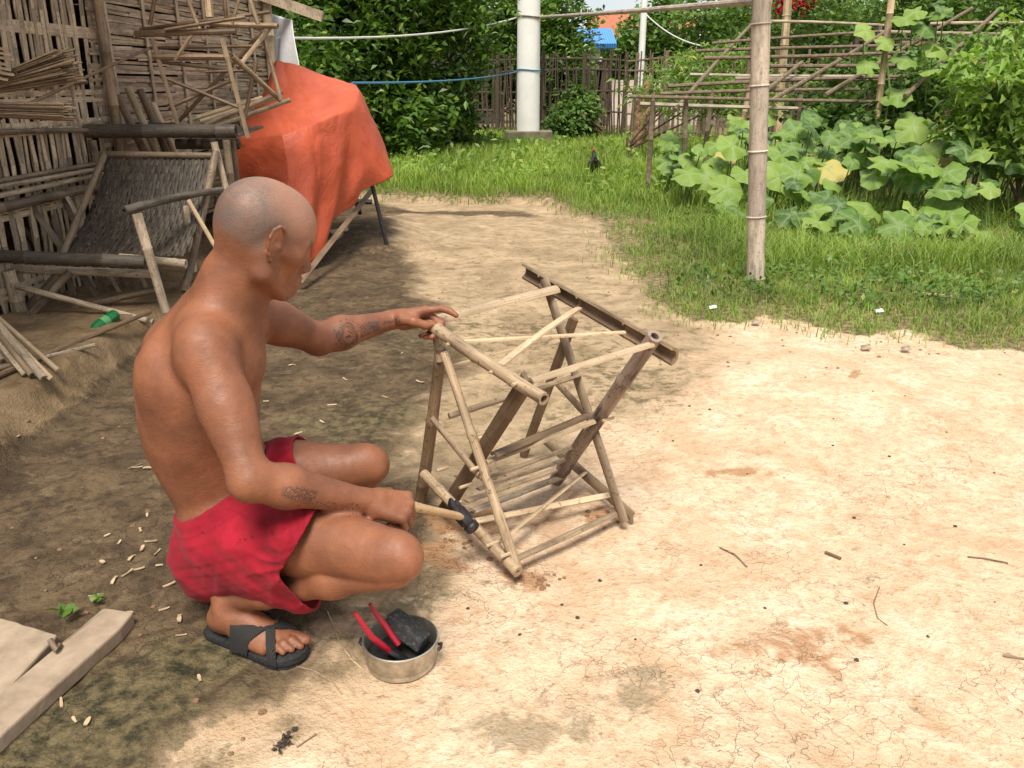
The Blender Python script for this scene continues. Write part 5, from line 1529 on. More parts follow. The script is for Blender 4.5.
def tree(name, base, lobes, leaf, nleaf, L, W, label, cat, trunk_h, trunk_r, group=None, seed=1, clumps=70, cr=.16, fruits=0, droop=.3, limbs=6):
    rng = np.random.default_rng(seed)
    e = empty(name, (base[0], base[1], base[2]), label, cat, group); bpy.context.view_layer.update()
    rs = random.getstate(); random.seed(seed)
    x = MB(); b = Vector(base)
    tt = b + Vector((random.uniform(-.1, .1), random.uniform(-.1, .1), trunk_h))
    x.tube([b - Vector((0, 0, .1)), b.lerp(tt, .3) + Vector((.03, 0, 0)), b.lerp(tt, .7), tt], [trunk_r * 1.3, trunk_r, trunk_r * .85, trunk_r * .7], n=9)
    for i in range(limbs):
        lc, lr = lobes[i % len(lobes)]
        end = Vector([lc[k] + random.uniform(-.6, .6) * lr[k] for k in range(3)]); st = b.lerp(tt, random.uniform(.45, 1))
        m = st.lerp(end, .5) + Vector((random.uniform(-.1, .1), random.uniform(-.1, .1), random.uniform(0, .2)))
        x.tube([st, m, end], [trunk_r * .5, trunk_r * .32, trunk_r * .12], n=6)
        for j in range(3):
            e2 = end + Vector([random.uniform(-.7, .7) * lr[k] for k in range(3)]); x.tube([m.lerp(end, .5), e2], [trunk_r * .18, trunk_r * .06], n=5)
    x.build('trunk', M['bark'], e)
    P_ = []
    tot = sum(lr[0] * lr[1] + lr[0] * lr[2] for _, lr in lobes)
    for lc, lr in lobes:
        P_.append(blob_points(lc, lr, int(nleaf * (lr[0] * lr[1] + lr[0] * lr[2]) / tot), rng, clumps, cr))
    P_ = np.concatenate(P_); P_ = P_[P_[:, 2] > base[2] + .02]
    V, F = leaves_np(P_, L, W, rng, droop=droop)
    np_mesh('crown', V, F, M[leaf], e, smooth=False)
    if fruits:
        for i in range(fruits):
            lc, lr = lobes[rng.integers(0, len(lobes))]
            u = rng.normal(0, 1, 3); u /= np.linalg.norm(u); u[1] = -abs(u[1])
            p = np.array(lc) + u * np.array(lr) * .97
            f_ = MB(); c_ = Vector(p); r_ = .05
            f_.tube([c_ + Vector((0, 0, r_ * math.cos(a))) for a in np.linspace(0, PI, 7)], [max(.004, r_ * math.sin(a)) for a in np.linspace(0, PI, 7)], n=10, cap=True)
            f_.build('fruit', M['fruit'], e)
    random.setstate(rs)
    return e
M['fruit'] = plain('green_fruit', (.12, .20, .035), .45, .4, .2, 30)

# --- big citrus tree behind the covered table
def lobe(px, py, Y, rx, ry, rz): p = wp(px, py, Y); return ((p.x, p.y, p.z), (rx, ry, rz))
tree('citrus_tree', (-2.6, 12.6, .05), [lobe(335, 40, 12.2, 1.15, 1.0, 1.0), lobe(300, 100, 11.2, .8, .8, .9), lobe(375, 110, 12.4, 1.0, .9, .85), lobe(420, 60, 13.2, 1.0, .9, .9), lobe(345, -40, 12.6, 1.5, 1.2, 1.0), lobe(410, -10, 13, 1.2, 1.0, .8), lobe(430, 120, 13.6, .7, .7, .5), lobe(345, 130, 12.4, .8, .7, .5)],
     'leaf_dark', 52000, .13, .060, 'big dark leafed citrus tree with green fruit behind the covered table', 'tree', 1.2, .14, seed=3, clumps=110, cr=.13, fruits=34)
tree('round_tree', (.35, 19.2, .05), [lobe(520, 60, 19, 1.3, 1, 1.1), lobe(566, 92, 18.2, .62, .7, 1.0), lobe(500, 20, 19.5, 1.4, 1, .8), lobe(560, 30, 18.8, .75, .7, .9), lobe(470, 60, 19.2, .9, .8, .9)],
     'leaf_dark', 26000, .15, .07, 'dark bushy tree right behind the white concrete pole', 'tree', 1.3, .12, seed=5, clumps=90, cr=.14)
GT = 'trees beyond the fence'
for i, a in enumerate((
    (712, 30, 25, 1.8, 1.3, 'leaf_mid', 'loose green tree beyond the fence, right of the slim white pole'),
    (643, 50, 27, 1.0, .8, 'leaf_mid', 'small green tree between the blue roof and the slim white pole'),
    (458, 48, 24, 1.2, .9, 'leaf_light', 'pale green tree glimpsed left of the concrete pole'),
    (860, 5, 22, 2.6, 1.4, 'leaf_mid', 'wide green tree behind the trellis near the red blossom'),
    (985, 5, 19, 2.2, 1.2, 'leaf_mid', 'green tree behind the fence at the right edge of the photo'),
    (775, 32, 28, 1.9, 1.1, 'leaf_light', 'pale tree far behind the bamboo post'),
    (385, 30, 30, 2.4, 1.5, 'leaf_mid', 'far green tree behind the citrus tree'),
    (905, 45, 30, 2.6, 1.2, 'leaf_light', 'far pale tree behind the middle of the trellis'),
    (1040, 40, 26, 2.2, 1.5, 'leaf_light', 'far pale tree past the right edge'))):
    px, py, Y, rx, rz, lm, lab = a
    c = wp(px, py, Y)
    tree('garden_tree', (c.x, Y, 0), [((c.x, Y, c.z), (rx, rx * .8, rz)), ((c.x - rx * .6, Y + .3, c.z - .3), (rx * .6, rx * .5, rz * .8)), ((c.x + rx * .7, Y - .2, c.z - .2), (rx * .6, rx * .5, rz * .7)), ((c.x, Y, max(.6, c.z - rz * 1.0)), (rx * .8, rx * .6, rz * .7))],
         lm, 9000, .20, .11, lab, 'tree', max(.5, c.z - .3), .12, GT, seed=20 + i, clumps=60, cr=.17)

# --- concrete pole on its plinth
M['concrete_w'] = plain('white_washed_concrete', (.76, .75, .72), .8, .2, .08, 3, 0, .12)
M['concrete'] = plain('mossy_concrete', (.20, .17, .12), .9, .2, .4, 8, 0, .4)
cb = gp(528, 148, .06)
cp = empty('concrete_pole', (cb.x, cb.y, .06), 'thick white concrete pole on a square base at the end of the yard', 'pole'); bpy.context.view_layer.update()
n = 32; x = MB()
x.tube([(cb.x, cb.y, z) for z in (.15, 1.0, 2.5, 4.5, 7.5)], [.198, .196, .190, .182, .165], n=n); x.build('shaft', M['concrete_w'], cp)
x = MB(); x.box((cb.x, cb.y, .17), (.82, .82, .36), jit=.015); x.build('plinth', M['concrete'], cp, smooth=False, bevel=.015)
for zz in (wp(530, 17, cb.y).z, wp(530, 70, cb.y).z):
    x = MB(); x.tube([(cb.x + .203 * math.cos(a), cb.y + .203 * math.sin(a), zz + .01 * math.sin(2 * a)) for a in np.linspace(0, 2 * PI, 25)], .010, n=6, cap=False); x.build('tie', M['rope_blue'] if zz < 1.6 else M['twig'], cp)
sp = gp(613, 128); x = MB(); x.tube([(sp.x, 18.5, -.1), (sp.x + .02, 18.5, 6)], [.075, .055], n=14)
x.v = [(p[0] * 18.5 / sp.y if False else p[0], p[1], p[2]) for p in x.v]
tag(x.build('slim_pole', M['concrete_w'], None), 'slim pale metal pole rising behind the stick fence', 'pole')
# --- bamboo post in the grass and the long rails tied to it
pb = gp(756, 284, .02)
x = MB(); x.bamboo(Vector((pb.x, pb.y, -.05)), wp(770, -300, pb.y), .052, .050, n=16, node=.33, bend=.006)
M['post_g'] = bamboo_mat('grey_bamboo_post', (.34, .29, .24), (.55, .48, .41), (.16, .12, .09), .7, .6)
tag(x.build('bamboo_post', M['post_g'], None), 'thick weathered bamboo post standing in the grass at the yard edge', 'post')
x = MB(); x.bamboo(wp(538, 17, 15.3), wp(757, 1, pb.y + .1), .022, .020, n=8, node=.4, bend=.03)
x.v = x.v; tag(x.build('bamboo_rail', M['post_g'], None), 'long bamboo rail running from the concrete pole to the bamboo post', 'rail')
M['stick_tan'] = bamboo_mat('tan_bamboo', (.42, .31, .19), (.60, .47, .31), (.2, .13, .08), .5, .6)
x = MB(); p0 = gp(876, 128, .05); p0 = wp(874, 150, 9.0); x.bamboo(Vector((p0.x, 9.0, 0)), wp(894, -20, 9.0), .035, n=8, node=.35)
tag(x.build('bamboo_stake', M['stick_tan'], None), 'tan bamboo stake standing among the squash leaves, hung with leaves', 'stake')
x = MB(); x.bamboo(Vector((wp(748, 60, 9.6).x - .1, 9.6, 0)), wp(772, -10, 9.6), .03, n=8, node=.35)
tag(x.build('bamboo_stake', M['stick_tan'], None), 'tan bamboo stake half hidden behind the thick bamboo post', 'stake')
x = MB(); x.bamboo(Vector((wp(786, 60, 15).x, 15, 0)), wp(788, 0, 15), .07, n=8, node=.4)
tag(x.build('bamboo_stake', M['stick_tan'], None), 'pale stake under the red blossom behind the trellis', 'stake')

# --- stick fence in panels
def fence_panel(a, b, h, label, n_st, mat='twig_dark', dens=1.0, seed=1, top=None):
    rs = random.getstate(); random.seed(seed)
    e = empty('stick_fence', tuple(a), label, 'fence', 'panels of the stick fence'); bpy.context.view_layer.update()
    a = Vector(a); b = Vector(b)
    for zf in (.12, .36, .62, .86, .98):
        x = MB(); x.tube([a + Vector((0, 0, h * zf + random.uniform(-.04, .04))), a.lerp(b, .5) + Vector((0, .02, h * zf + random.uniform(-.05, .05))), b + Vector((0, 0, h * zf + random.uniform(-.05, .05)))], [.018, .022, .016], n=6); x.build('rail', M[mat], e)
    for i in range(n_st):
        f = (i + random.uniform(.1, .9)) / n_st; p = a.lerp(b, f); hh = h * random.uniform(.86, 1.12)
        q_ = p + Vector((random.uniform(-.10, .10), random.uniform(-.02, .02), hh)); r_ = random.uniform(.012, .026)
        x = MB(); x.tube([p + Vector((0, random.choice((-.03, .03)), -.02)), p.lerp(q_, .5) + Vector((random.uniform(-.03, .03), random.choice((-.03, .03)), 0)), q_], [r_, r_ * .95, r_ * .8], n=6); x.build('stake', M[mat], e)
    for f in (0.0, .5, 1.0):
        p = a.lerp(b, f); x = MB(); x.tube([p - Vector((0, 0, .05)), p + Vector((.02, 0, h * 1.08))], [.05, .042], n=8); x.build('post', M[mat], e)
    random.setstate(rs)
fp = [(-6.5, 18.6), (-3.6, 18.3), (-1.2, 18.0), (.6, 17.6), (2.2, 17.2), (3.6, 16.4), (5.6, 14.6), (8.0, 12.8), (10.5, 12.0)]
labs = ['stick fence panel hidden mostly behind the citrus tree', 'dark stick fence panel between the citrus tree and the round tree', 'stick fence panel just left of the white concrete pole', 'stick fence panel behind and right of the concrete pole', 'stick fence panel behind the slim pale pole', 'sunlit stick fence panel above the brown stump', 'stick fence panel behind the left end of the trellis', 'stick fence panel behind the right end of the trellis']
for i in range(8):
    fence_panel((*fp[i], .03), (*fp[i + 1], .03), 1.55 if i < 6 else 1.75, labs[i], [18, 34, 34, 28, 30, 34, 34, 30][i], 'twig_dark' if i < 4 or i > 5 else 'twig', seed=40 + i)

# --- far buildings
t = NT('brick_wall', .9, .2); br = t.n('ShaderNodeTexBrick'); t.l(t.mapping(t.coord('Object'), (1, 1, 1), rot=(R(90), 0, 0)), br.inputs['Vector']); br.inputs['Scale'].default_value = 4
br.inputs['Color1'].default_value = (.50, .26, .17, 1); br.inputs['Color2'].default_value = (.42, .22, .15, 1); br.inputs['Mortar'].default_value = (.55, .48, .40, 1); t.l(br.outputs['Color'], t.b.inputs['Base Color']); M['brick'] = t.m
t = NT('corrugated_blue', .4, .5); wv_ = t.n('ShaderNodeTexWave'); wv_.wave_type = 'BANDS'; wv_.bands_direction = 'X'; wv_.inputs['Scale'].default_value = 5; t.l(t.coord('Object'), wv_.inputs['Vector'])
t.col(t.mix(wv_.outputs['Fac'], (.04, .20, .60), (.08, .32, .78))); t.bump(wv_.outputs['Fac'], .5, .05); M['blue_roof'] = t.m
def house(c, w, d, h, roofmat, wallmat, label, rh=.9, gable='x'):
    e = empty('house', (c[0], c[1], 0), label, 'house'); bpy.context.view_layer.update()
    x = MB(); x.box((c[0], c[1], h / 2), (w, d, h)); wl_ = x.build('wall', wallmat, e, smooth=False)
    x = MB(); y0 = c[1] - d / 2 - .4; y1 = c[1] + d / 2 + .4; x0 = c[0] - w / 2 - .4; x1 = c[0] + w / 2 + .4
    if gable == 'x':
        vs = [(x0, y0, h - .1), (x1, y0, h - .1), (x1, c[1], h + rh), (x0, c[1], h + rh), (x1, y1, h - .1), (x0, y1, h - .1)]
        fs = [(0, 1, 2, 3), (3, 2, 4, 5)]
    else:
        vs = [(x0, y0, h - .1), (x0, y1, h - .1), (c[0], y1, h + rh), (c[0], y0, h + rh), (x1, y1, h - .1), (x1, y0, h - .1)]
        fs = [(1, 0, 3, 2), (2, 3, 5, 4)]
    x.add(vs, fs); r_ = x.build('roof', roofmat, e, smooth=False); so = r_.modifiers.new('s', 'SOLIDIFY'); so.thickness = .12
    x = MB(); x.box((c[0] - w * .2, c[1] - d / 2 - .02, h * .45), (.9, .06, 1.0)); x.build('window', M['bamboo_black'], e, smooth=False)
    x = MB(); x.box((c[0] + w * .22, c[1] - d / 2 - .02, h * .38), (.9, .06, h * .76)); x.build('door', M['bark'], e, smooth=False)
p = wp(590, 40, 24); house((p.x, 25, 0), .55, 2.0, 2.2, M['blue_roof'], M['concrete_w'], 'small pale shed with a bright blue tin roof beyond the fence', .35, 'x')
p = wp(460, 60, 31); house((p.x - 1.2, 33, 0), 6, 4, 2.4, M['blue_roof'], M['brick'], 'brick house with a blue roof glimpsed left of the concrete pole', .8, 'x')
p = wp(660, 40, 44); house((p.x, 46, 0), 6, 4, 3.4, plain('red_tiles', (.36, .13, .07), .8), M['concrete_w'], 'far house with a reddish tile roof behind the garden trees', 1.0, 'x')
p = wp(835, 30, 40); house((p.x, 42, 0), 11, 5, 2.7, plain('grey_tin', (.55, .56, .58), .5), M['concrete_w'], 'long pale house with a grey roof behind the trellis', .8, 'x')
M['far_wall'] = plain('pale_plaster_wall', (.60, .50, .44), .9, .2, .15, 2)
x = MB(); x.box((-5.0, 24.5, .65), (9.5, .2, 1.3)); tag(x.build('garden_wall', M['far_wall'], None, smooth=False), 'low pinkish plaster wall glimpsed through the fence left of the pole', 'wall')
x = MB(); x.box((6.5, 24.2, .6), (8.5, .2, 1.2)); tag(x.build('garden_wall', M['far_wall'], None, smooth=False), 'low pale plaster wall glimpsed through the fence behind the stump', 'wall')
for i, (px_, py_) in enumerate(((800, 3), (806, 8), (783, 2), (792, 6), (778, 9), (814, 2))):
    c = wp(px_, py_, 15.5); rng = np.random.default_rng(60 + i); V, F = leaves_np(np.repeat([c[:]], 40, 0) + rng.normal(0, .035, (40, 3)), .09, .06, rng)
    if i == 0: M['petal'] = plain('crimson_petals', (.55, .01, .05), .6)
    tag(np_mesh('blossom', V, F, M['petal'], None, smooth=False), 'small crimson blossom cluster beside the top of the bamboo post', 'flower', 'crimson blossoms')
# blossoms need a twig
x = MB(); x.tube([wp(790, 40, 15.6), wp(795, 20, 15.6), wp(806, -20, 15.6)], [.03, .025, .015], n=6)
bt_ = x.build('trunk', M['bark'], None)
e = empty('flowering_bush', (wp(795, 60, 15.6).x, 15.6, 0), 'thin bush carrying the crimson blossoms behind the trellis', 'bush'); bpy.context.view_layer.update()
bt_.parent = e; bt_.matrix_parent_inverse = e.matrix_world.inverted()
rng = np.random.default_rng(99); Pb = blob_points(tuple(wp(800, -2, 15.8)), (.9, .5, .7), 2600, rng, 50, .2)
V, F = leaves_np(Pb, .10, .05, rng); np_mesh('crown', V, F, M['leaf_mid'], e, smooth=False)

# --- dead stump
x = MB(); b = gp(632, 158); 
st_ = empty('tree_stump', (b.x, b.y, 0), 'gnarled brown dead trunk at the left end of the trellis', 'stump'); bpy.context.view_layer.update()
Ys = b.y
x.tube([wp(630, 162, Ys), wp(636, 145, Ys), wp(642, 130, Ys), wp(640, 110, Ys), wp(646, 92, Ys), wp(650, 80, Ys)], [.15, .11, .12, .09, .10, .05], n=10)
x.tube([wp(640, 118, Ys), wp(655, 105, Ys), wp(660, 92, Ys)], [.06, .05, .03], n=8)
t = NT('crumbly_bark', .95, .15); nz = t.noise(t.coord('Object'), 9, 6, .7); t.col(t.mix(t.ramp(nz, [(.4, 0.0), (.6, 1.0)]), (.09, .05, .03), (.38, .24, .14))); t.bump(nz, .9, .08)
x.build('trunk', t.m, st_)

# --- trellis of bamboo poles
tr_ = empty('bamboo_trellis', (2.6, 9.5, 0), 'wide slanting trellis of long grey bamboo poles above the squash plants', 'trellis'); bpy.context.view_layer.update()
def tp2(nm, a, b, r_, mat='post_g'): x = MB(); x.bamboo(wp(*a), wp(*b), r_, r_ * .85, n=7, node=.4, bend=.012); x.build(nm, M[mat], tr_)
rows_ = [((630, 98, 9.0), (880, 100, 9.0)), ((640, 104, 9.1), (800, 108, 9.1)), ((660, 92, 9.3), (860, 90, 9.3)), ((668, 86, 9.6), (905, 74, 9.6)), ((690, 73, 9.9), (918, 73, 9.7)), ((704, 58, 10.2), (905, 52, 10.0)),
         ((712, 45, 10.5), (880, 34, 10.3)), ((696, 52, 10.8), (960, 46, 10.4)), ((760, 22, 11.2), (884, 25, 11.0)), ((880, 30, 10.9), (1060, 38, 10.4)), ((930, 22, 11.2), (1070, 24, 10.8)), ((900, 42, 10.6), (1060, 52, 10.1)), ((770, 66, 10.0), (1000, 62, 9.9)), ((735, 80, 9.7), (1000, 84, 9.6))]
for a, b in rows_: tp2('crossbar', (a[0], a[1] + random.uniform(-2, 2), a[2]), (b[0], b[1] + random.uniform(-3, 3), b[2]), random.uniform(.016, .023), random.choice(('post_g', 'bamboo_grey', 'twig')))
for a, b in (((675, 110, 9.0), (752, 24, 11.3)), ((772, 100, 9.0), (888, 30, 11.0)), ((764, 92, 9.1), (802, 62, 9.8)), ((825, 95, 9.0), (972, 8, 11.6)), ((905, 96, 8.8), (1000, 8, 11.4))): tp2('rafter', a, b, .024, 'twig')
for px_, py_, Y in ((653, 98, 9.0), (686, 100, 9.05), (712, 95, 9.3), (800, 100, 9.1), (870, 95, 9.2), (880, 30, 11.0), (986, 40, 10.5), (752, 24, 11.3), (935, 35, 10.9)):
    p = wp(px_, py_, Y); x = MB(); x.bamboo(Vector((p.x + random.uniform(-.05, .05), Y, 0)), p + Vector((0, 0, .05)), .03, .024, n=7, node=.4); x.build('post', M['twig'], tr_)

# --- grass
def in_grass(X, Y): return poly_sd(*warp(X, Y, .10, 6), GRASS_POLY)
def blades(n, xr, yr, dens, h, w, seed, mat, name, lean=.35, maskfn=None, label=None):
    rng = np.random.default_rng(seed)
    # sample so that density falls with distance
    u = rng.random(n); Yv = yr[0] * (yr[1] / yr[0]) ** (u ** dens)
    half = Yv * .72 + .4
    Xv = rng.uniform(-1, 1, n) * half
    keep = (Xv > xr[0]) & (Xv < xr[1])
    m = maskfn(Xv, Yv); keep &= rng.random(n) < m
    Xv, Yv = Xv[keep], Yv[keep]
    k = len(Xv); Zv = ground_h(Xv, Yv)
    th = rng.random(k) * 2 * PI; patch = fbm(Xv * 1.7, Yv * 1.7, 3)
    H = h * (.45 + .9 * rng.random(k)) * (.55 + .9 * patch); H *= np.clip(Yv / 8, .8, 1.5)
    Wd = w * (.7 + .6 * rng.random(k)) * np.clip(Yv / 6, 1, 2.6)
    d = np.stack([np.cos(th), np.sin(th), 0 * th], 1); s = np.stack([-np.sin(th), np.cos(th), 0 * th], 1) * (Wd * .5)[:, None]
    b = np.stack([Xv, Yv, Zv - .005], 1); ln = (lean * (rng.random(k) * 1.4 + .2) * H)[:, None]; up_ = np.array([0, 0, 1.0])
    m1 = b + up_ * (H * .55)[:, None] + d * ln * .35; tp = b + up_ * (H * .93)[:, None] + d * ln * 1.25
    V = np.stack([b - s, b + s, m1 - s * .8, m1 + s * .8, tp - s * .12, tp + s * .12], 1).reshape(-1, 3)
    o = np.arange(k)[:, None] * 6
    F = np.concatenate([o + np.array([[0, 1, 3, 2]]), o + np.array([[2, 3, 5, 4]])])
    ob = np_mesh(name, V, F, M[mat], None, smooth=False, off=np.zeros(3))
    tag(ob, label, 'grass', kind='stuff'); return ob
def mk_lush(X, Y):
    g = in_grass(X, Y); zone = sst(7.2, 8.6, Y) * sst(3.6, 2.2, X - .12 * (Y - 8)) 
    return sst(-.02, .25, g) * zone * (Y < 19)
def mk_rough(X, Y):
    g = in_grass(X, Y); nz = fbm(X * 2.2 + 9, Y * 2.2, 3)
    edge = sst(-.25, .30, g) * sst(.30, .56, nz + .30 * sst(.0, .9, g))
    return edge * sst(9.6, 7.8, Y)
def mk_right(X, Y):
    g = in_grass(X, Y); return sst(.3, .8, g) * sst(4.8, 5.4, Y) * sst(.9, 1.6, X) * sst(9, 7, Y) * sst(.36, .56, fbm(X * 2 + 1, Y * 2 + 5, 3))
blades(150000, (-6, 14), (7.2, 18.8), .8, .13, .006, 1, 'grass_bright', 'lush_grass', .4, mk_lush, 'bright lush grass between the yard and the fence')
blades(150000, (-3, 9), (3.6, 9.6), .8, .075, .0046, 2, 'grass', 'short_grass', .6, mk_rough, 'short scruffy grass along the edge of the bare yard')
blades(60000, (.8, 8), (4.8, 9), .8, .19, .0055, 3, 'grass', 'tall_grass', .75, mk_right, 'taller tufted grass under the squash leaves')
# broad-leaved weeds in the lawn
def weeds(n, mask, seed, L, W, mat, label, name, h=.05):
    rng = np.random.default_rng(seed); Yv = rng.uniform(4.3, 17, n * 3) ; Yv = 4.3 * (17 / 4.3) ** rng.random(n * 3)
    Xv = rng.uniform(-1, 1, n * 3) * (Yv * .72); k = rng.random(n * 3) < mask(Xv, Yv); Xv, Yv = Xv[k][:n], Yv[k][:n]
    m = 9; C = np.repeat(np.stack([Xv, Yv, ground_h(Xv, Yv)], 1), m, 0) + rng.normal(0, 1, (len(Xv) * m, 3)) * np.array([.05, .05, .015]) + np.array([0, 0, h]) * rng.random((len(Xv) * m, 1))
    V, F = leaves_np(C, L, W, rng, .35, .1); tag(np_mesh(name, V, F, M[mat], None, smooth=False, off=np.zeros(3)), label, 'weeds', kind='stuff')
weeds(1700, lambda X, Y: sst(.05, .5, in_grass(X, Y)) * sst(.42, .56, fbm(X * 1.6, Y * 1.6 + 4, 3)), 8, .040, .024, 'leaf_mid', 'small round leaved weeds scattered through the grass', 'weeds', .07)
weeds(900, lambda X, Y: sst(.3, .8, in_grass(X, Y)) * sst(8, 10, Y), 9, .09, .04, 'leaf_light', 'taller pale weeds along the foot of the fence', 'weeds', .25)

# --- squash plants
M['squash'] = None
t = NT('squash_leaf', .55, .35); i_ = t.isl()
c = t.ramp(i_, [(0, (.040, .10, .016)), (.3, (.09, .18, .024)), (.6, (.17, .28, .035)), (.90, (.24, .34, .06)), (.96, (.26, .36, .07)), (.98, (.50, .42, .12))])
un = t.attr('vein'); c = t.mix(t.ramp(un, [(0.0, .0), (1.0, .55)]), c, (.34, .42, .22))
nz = t.noise(t.coord('Object'), 22, 5, .7); c = t.mix(t.ramp(nz, [(.48, 0.0), (.66, .4)]), c, (.26, .33, .20))
t.col(c); t.bump(t.math('ADD', nz, un), .4, .01)
tr__ = t.n('ShaderNodeBsdfTranslucent'); t.l(t.mix(1.0, c, (1.3, 1.5, .6), 'MULTIPLY'), tr__.inputs['Color']); mx = t.n('ShaderNodeMixShader'); mx.inputs[0].default_value = .28
t.l(t.b.outputs[0], mx.inputs[1]); t.l(tr__.outputs[0], mx.inputs[2]); t.l(mx.outputs[0], t.t.nodes['Material Output'].inputs[0])
M['squash'] = t.m
def squash_leaf(c, nrm, d, r, rng):
    """lobed, cupped blade with a wavy rim: centre, 2 rings of 25 -> quads"""
    nrm = nrm / np.linalg.norm(nrm); d = d - nrm * (d @ nrm); d /= np.linalg.norm(d); s = np.cross(nrm, d)
    m = 30; a = np.linspace(0, 2 * PI, m, endpoint=False)
    lob = .90 + .055 * np.cos(5 * a) + .03 * np.cos(10 * a + 1) + .05 * rng.random(m) - .50 * np.exp(-((np.abs(a - PI)) / .20) ** 2)
    rings = [(0.02, 0), (.35, .02), (.7, .03), (1.0, 0)]
    V = []; vein = []
    ph = rng.random() * 6
    for k, (f, _) in enumerate(rings):
        rr = r * f * (1 + (lob - 1) * f)
        cup = .16 * r * f * f * (1 if rng.random() < 2 else 0); wav = .10 * r * f * f * np.sin(5 * a + ph) + .05 * r * f * np.sin(3 * a + ph * 2)
        z = -cup * 1.2 + wav + .05 * r * np.where(np.cos(5 * a) > .6, -1, .3) * f
        V.append(c + np.outer(np.cos(a) * rr, d) + np.outer(np.sin(a) * rr, s) + np.outer(z, nrm))
        vein.append(np.where(np.cos(5 * a) > .93, 1.0, .0) * (1 - f * .6) + (k == 0) * .8)
    F = []
    for k in range(3):
        for i in range(m):
            F.append((k * m + i, k * m + (i + 1) % m, (k + 1) * m + (i + 1) % m, (k + 1) * m + i))
    return np.concatenate(V), F, np.concatenate(vein)
def squash(name, spots, label, seed, cat='squash plant', group='squash plants'):
    rng = np.random.default_rng(seed); VV = []; FF = []; vn = []; k = 0
    x = MB(); rs = random.getstate(); random.seed(seed)
    base = spots[0][0]
    e = empty(name, (base[0], base[1], .02), label, cat, group); bpy.context.view_layer.update()
    for (c, r) in spots:
        c = np.array(c, float)
        nrm = np.array([rng.normal(0, .38), -.55 + rng.normal(0, .35), 1.0]); d = np.array([rng.normal(0, 1), rng.normal(-.4, .6), 0])
        v, f, q = squash_leaf(c, nrm, d, r, rng); VV.append(v); FF += [[j + k for j in ff] for ff in f]; vn.append(q); k += len(v)
        g = Vector((c[0] + rng.normal(0, .08), c[1] + .10 + rng.normal(0, .08), .03)) if c[2] < .9 else Vector((c[0] + .05, c[1] + .1, c[2] - .3))
        x.tube([g, g.lerp(Vector(c), .6) + Vector((0, .03, 0)), Vector(c)], [.008, .0065, .005], n=6)
    x.build('stems', M['stem'], e)
    np_mesh('leaves', np.concatenate(VV), np.array(FF), M['squash'], e, attrs={'vein': np.concatenate(vn)})
    random.setstate(rs)
M['stem'] = plain('green_stems', (.13, .20, .05), .7, .3, .3, 20)
rng = np.random.default_rng(77)
groups = []
poly = [(700, 158), (770, 140), (840, 118), (905, 108), (960, 150), (1024, 180), (1060, 215), (1060, 262), (985, 250), (900, 212), (850, 196), (780, 196), (740, 212), (700, 190)]
def inpoly(px, py):
    ins = False
    for i in range(len(poly)):
        x0, y0 = poly[i]; x1, y1 = poly[(i + 1) % len(poly)]
        if (y0 > py) != (y1 > py) and px < (x1 - x0) * (py - y0) / (y1 - y0) + x0: ins = not ins
    return ins
# plants grow over a bed in the plan, leaf heights form a mound
bed = []
tries = 0
while len(bed) < 400 and tries < 30000:
    tries += 1
    Y = rng.uniform(5.2, 9.3); X = rng.uniform(1.1, 6.2)
    ridge = 1.45 + .0 * Y
    lo = 1.35 + .10 * (Y - 6) ; 
    # front edge of the bed runs away to the left
    front = 7.05 - .52 * (X - 1.4) if X > 1.4 else 7.2
    if Y < max(front, 5.3) - .1 or (X < 1.62 - .06 * (Y - 8)) : continue
    h = .13 + .70 * float(sst(0, 1.6, np.array(Y - max(front, 5.3) + .1))) * rng.uniform(.35, 1.0) * float(sst(1.2, 2.2, np.array(X)) * .6 + .4)
    r = rng.uniform(.07, .18) * (1.0 if Y < 8 else .95)
    ok = all((X - q[0][0]) ** 2 + (Y - q[0][1]) ** 2 + (h - q[0][2]) ** 2 * 2 > (.42 * (r + q[1])) ** 2 for q in bed)
    if ok: bed.append(((X, Y, h), r))
names = ['squash plant with broad leaves spreading left of the bamboo post', 'squash plant just right of the bamboo post', 'squash plant in the middle of the bed with pale spotted leaves', 'squash plant under the tan stake at the back of the bed', 'squash plant below the chilli bush', 'squash plant with drooping leaves at the right edge by the grass']
cen = [(1.9, 8.2), (2.1, 7.2), (3.2, 7.0), (3.4, 8.6), (4.6, 7.6), (4.2, 6.0)]
cl = [[] for _ in cen]
for s_ in bed:
    j = min(range(6), key=lambda q: (s_[0][0] - cen[q][0]) ** 2 + (s_[0][1] - cen[q][1]) ** 2); cl[j].append(s_)
for j in range(6):
    if cl[j]: squash('squash_plant', cl[j], names[j], 200 + j)
# climbing shoots up the tan stake
squash('squash_vine', [(tuple(wp(px, py, 8.9)), r) for px, py, r in ((866, 30, .12), (905, 18, .15), (925, 28, .14), (940, 12, .12), (935, 48, .13), (868, 66, .12), (905, 60, .14), (915, 12, .12), (952, 40, .10), (897, 95, .16), (912, 118, .15), (946, 10, .11), (885, 42, .11), (930, 70, .12))], 'squash vine climbing the tan stake and hanging on the trellis', 301, 'vine', None)
x = MB(); x.tube([wp(884, 130, 8.95), wp(890, 90, 8.9), wp(886, 50, 8.95), wp(905, 22, 8.9), wp(945, 14, 8.95)], .010, n=6); o = x.build('squash_tendril', M['stem'], None); tag(o, 'pale green squash tendril winding up the tan stake', 'tendril'); x = MB(); x.tube([wp(1040, 262, 6.2), wp(1000, 268, 6.1), wp(985, 262, 6.2), wp(940, 235, 6.4)], .010, n=6)
o = x.build('squash_tendril', M['stem'], None); tag(o, 'pale green squash tendril trailing on the ground at the right edge', 'tendril')

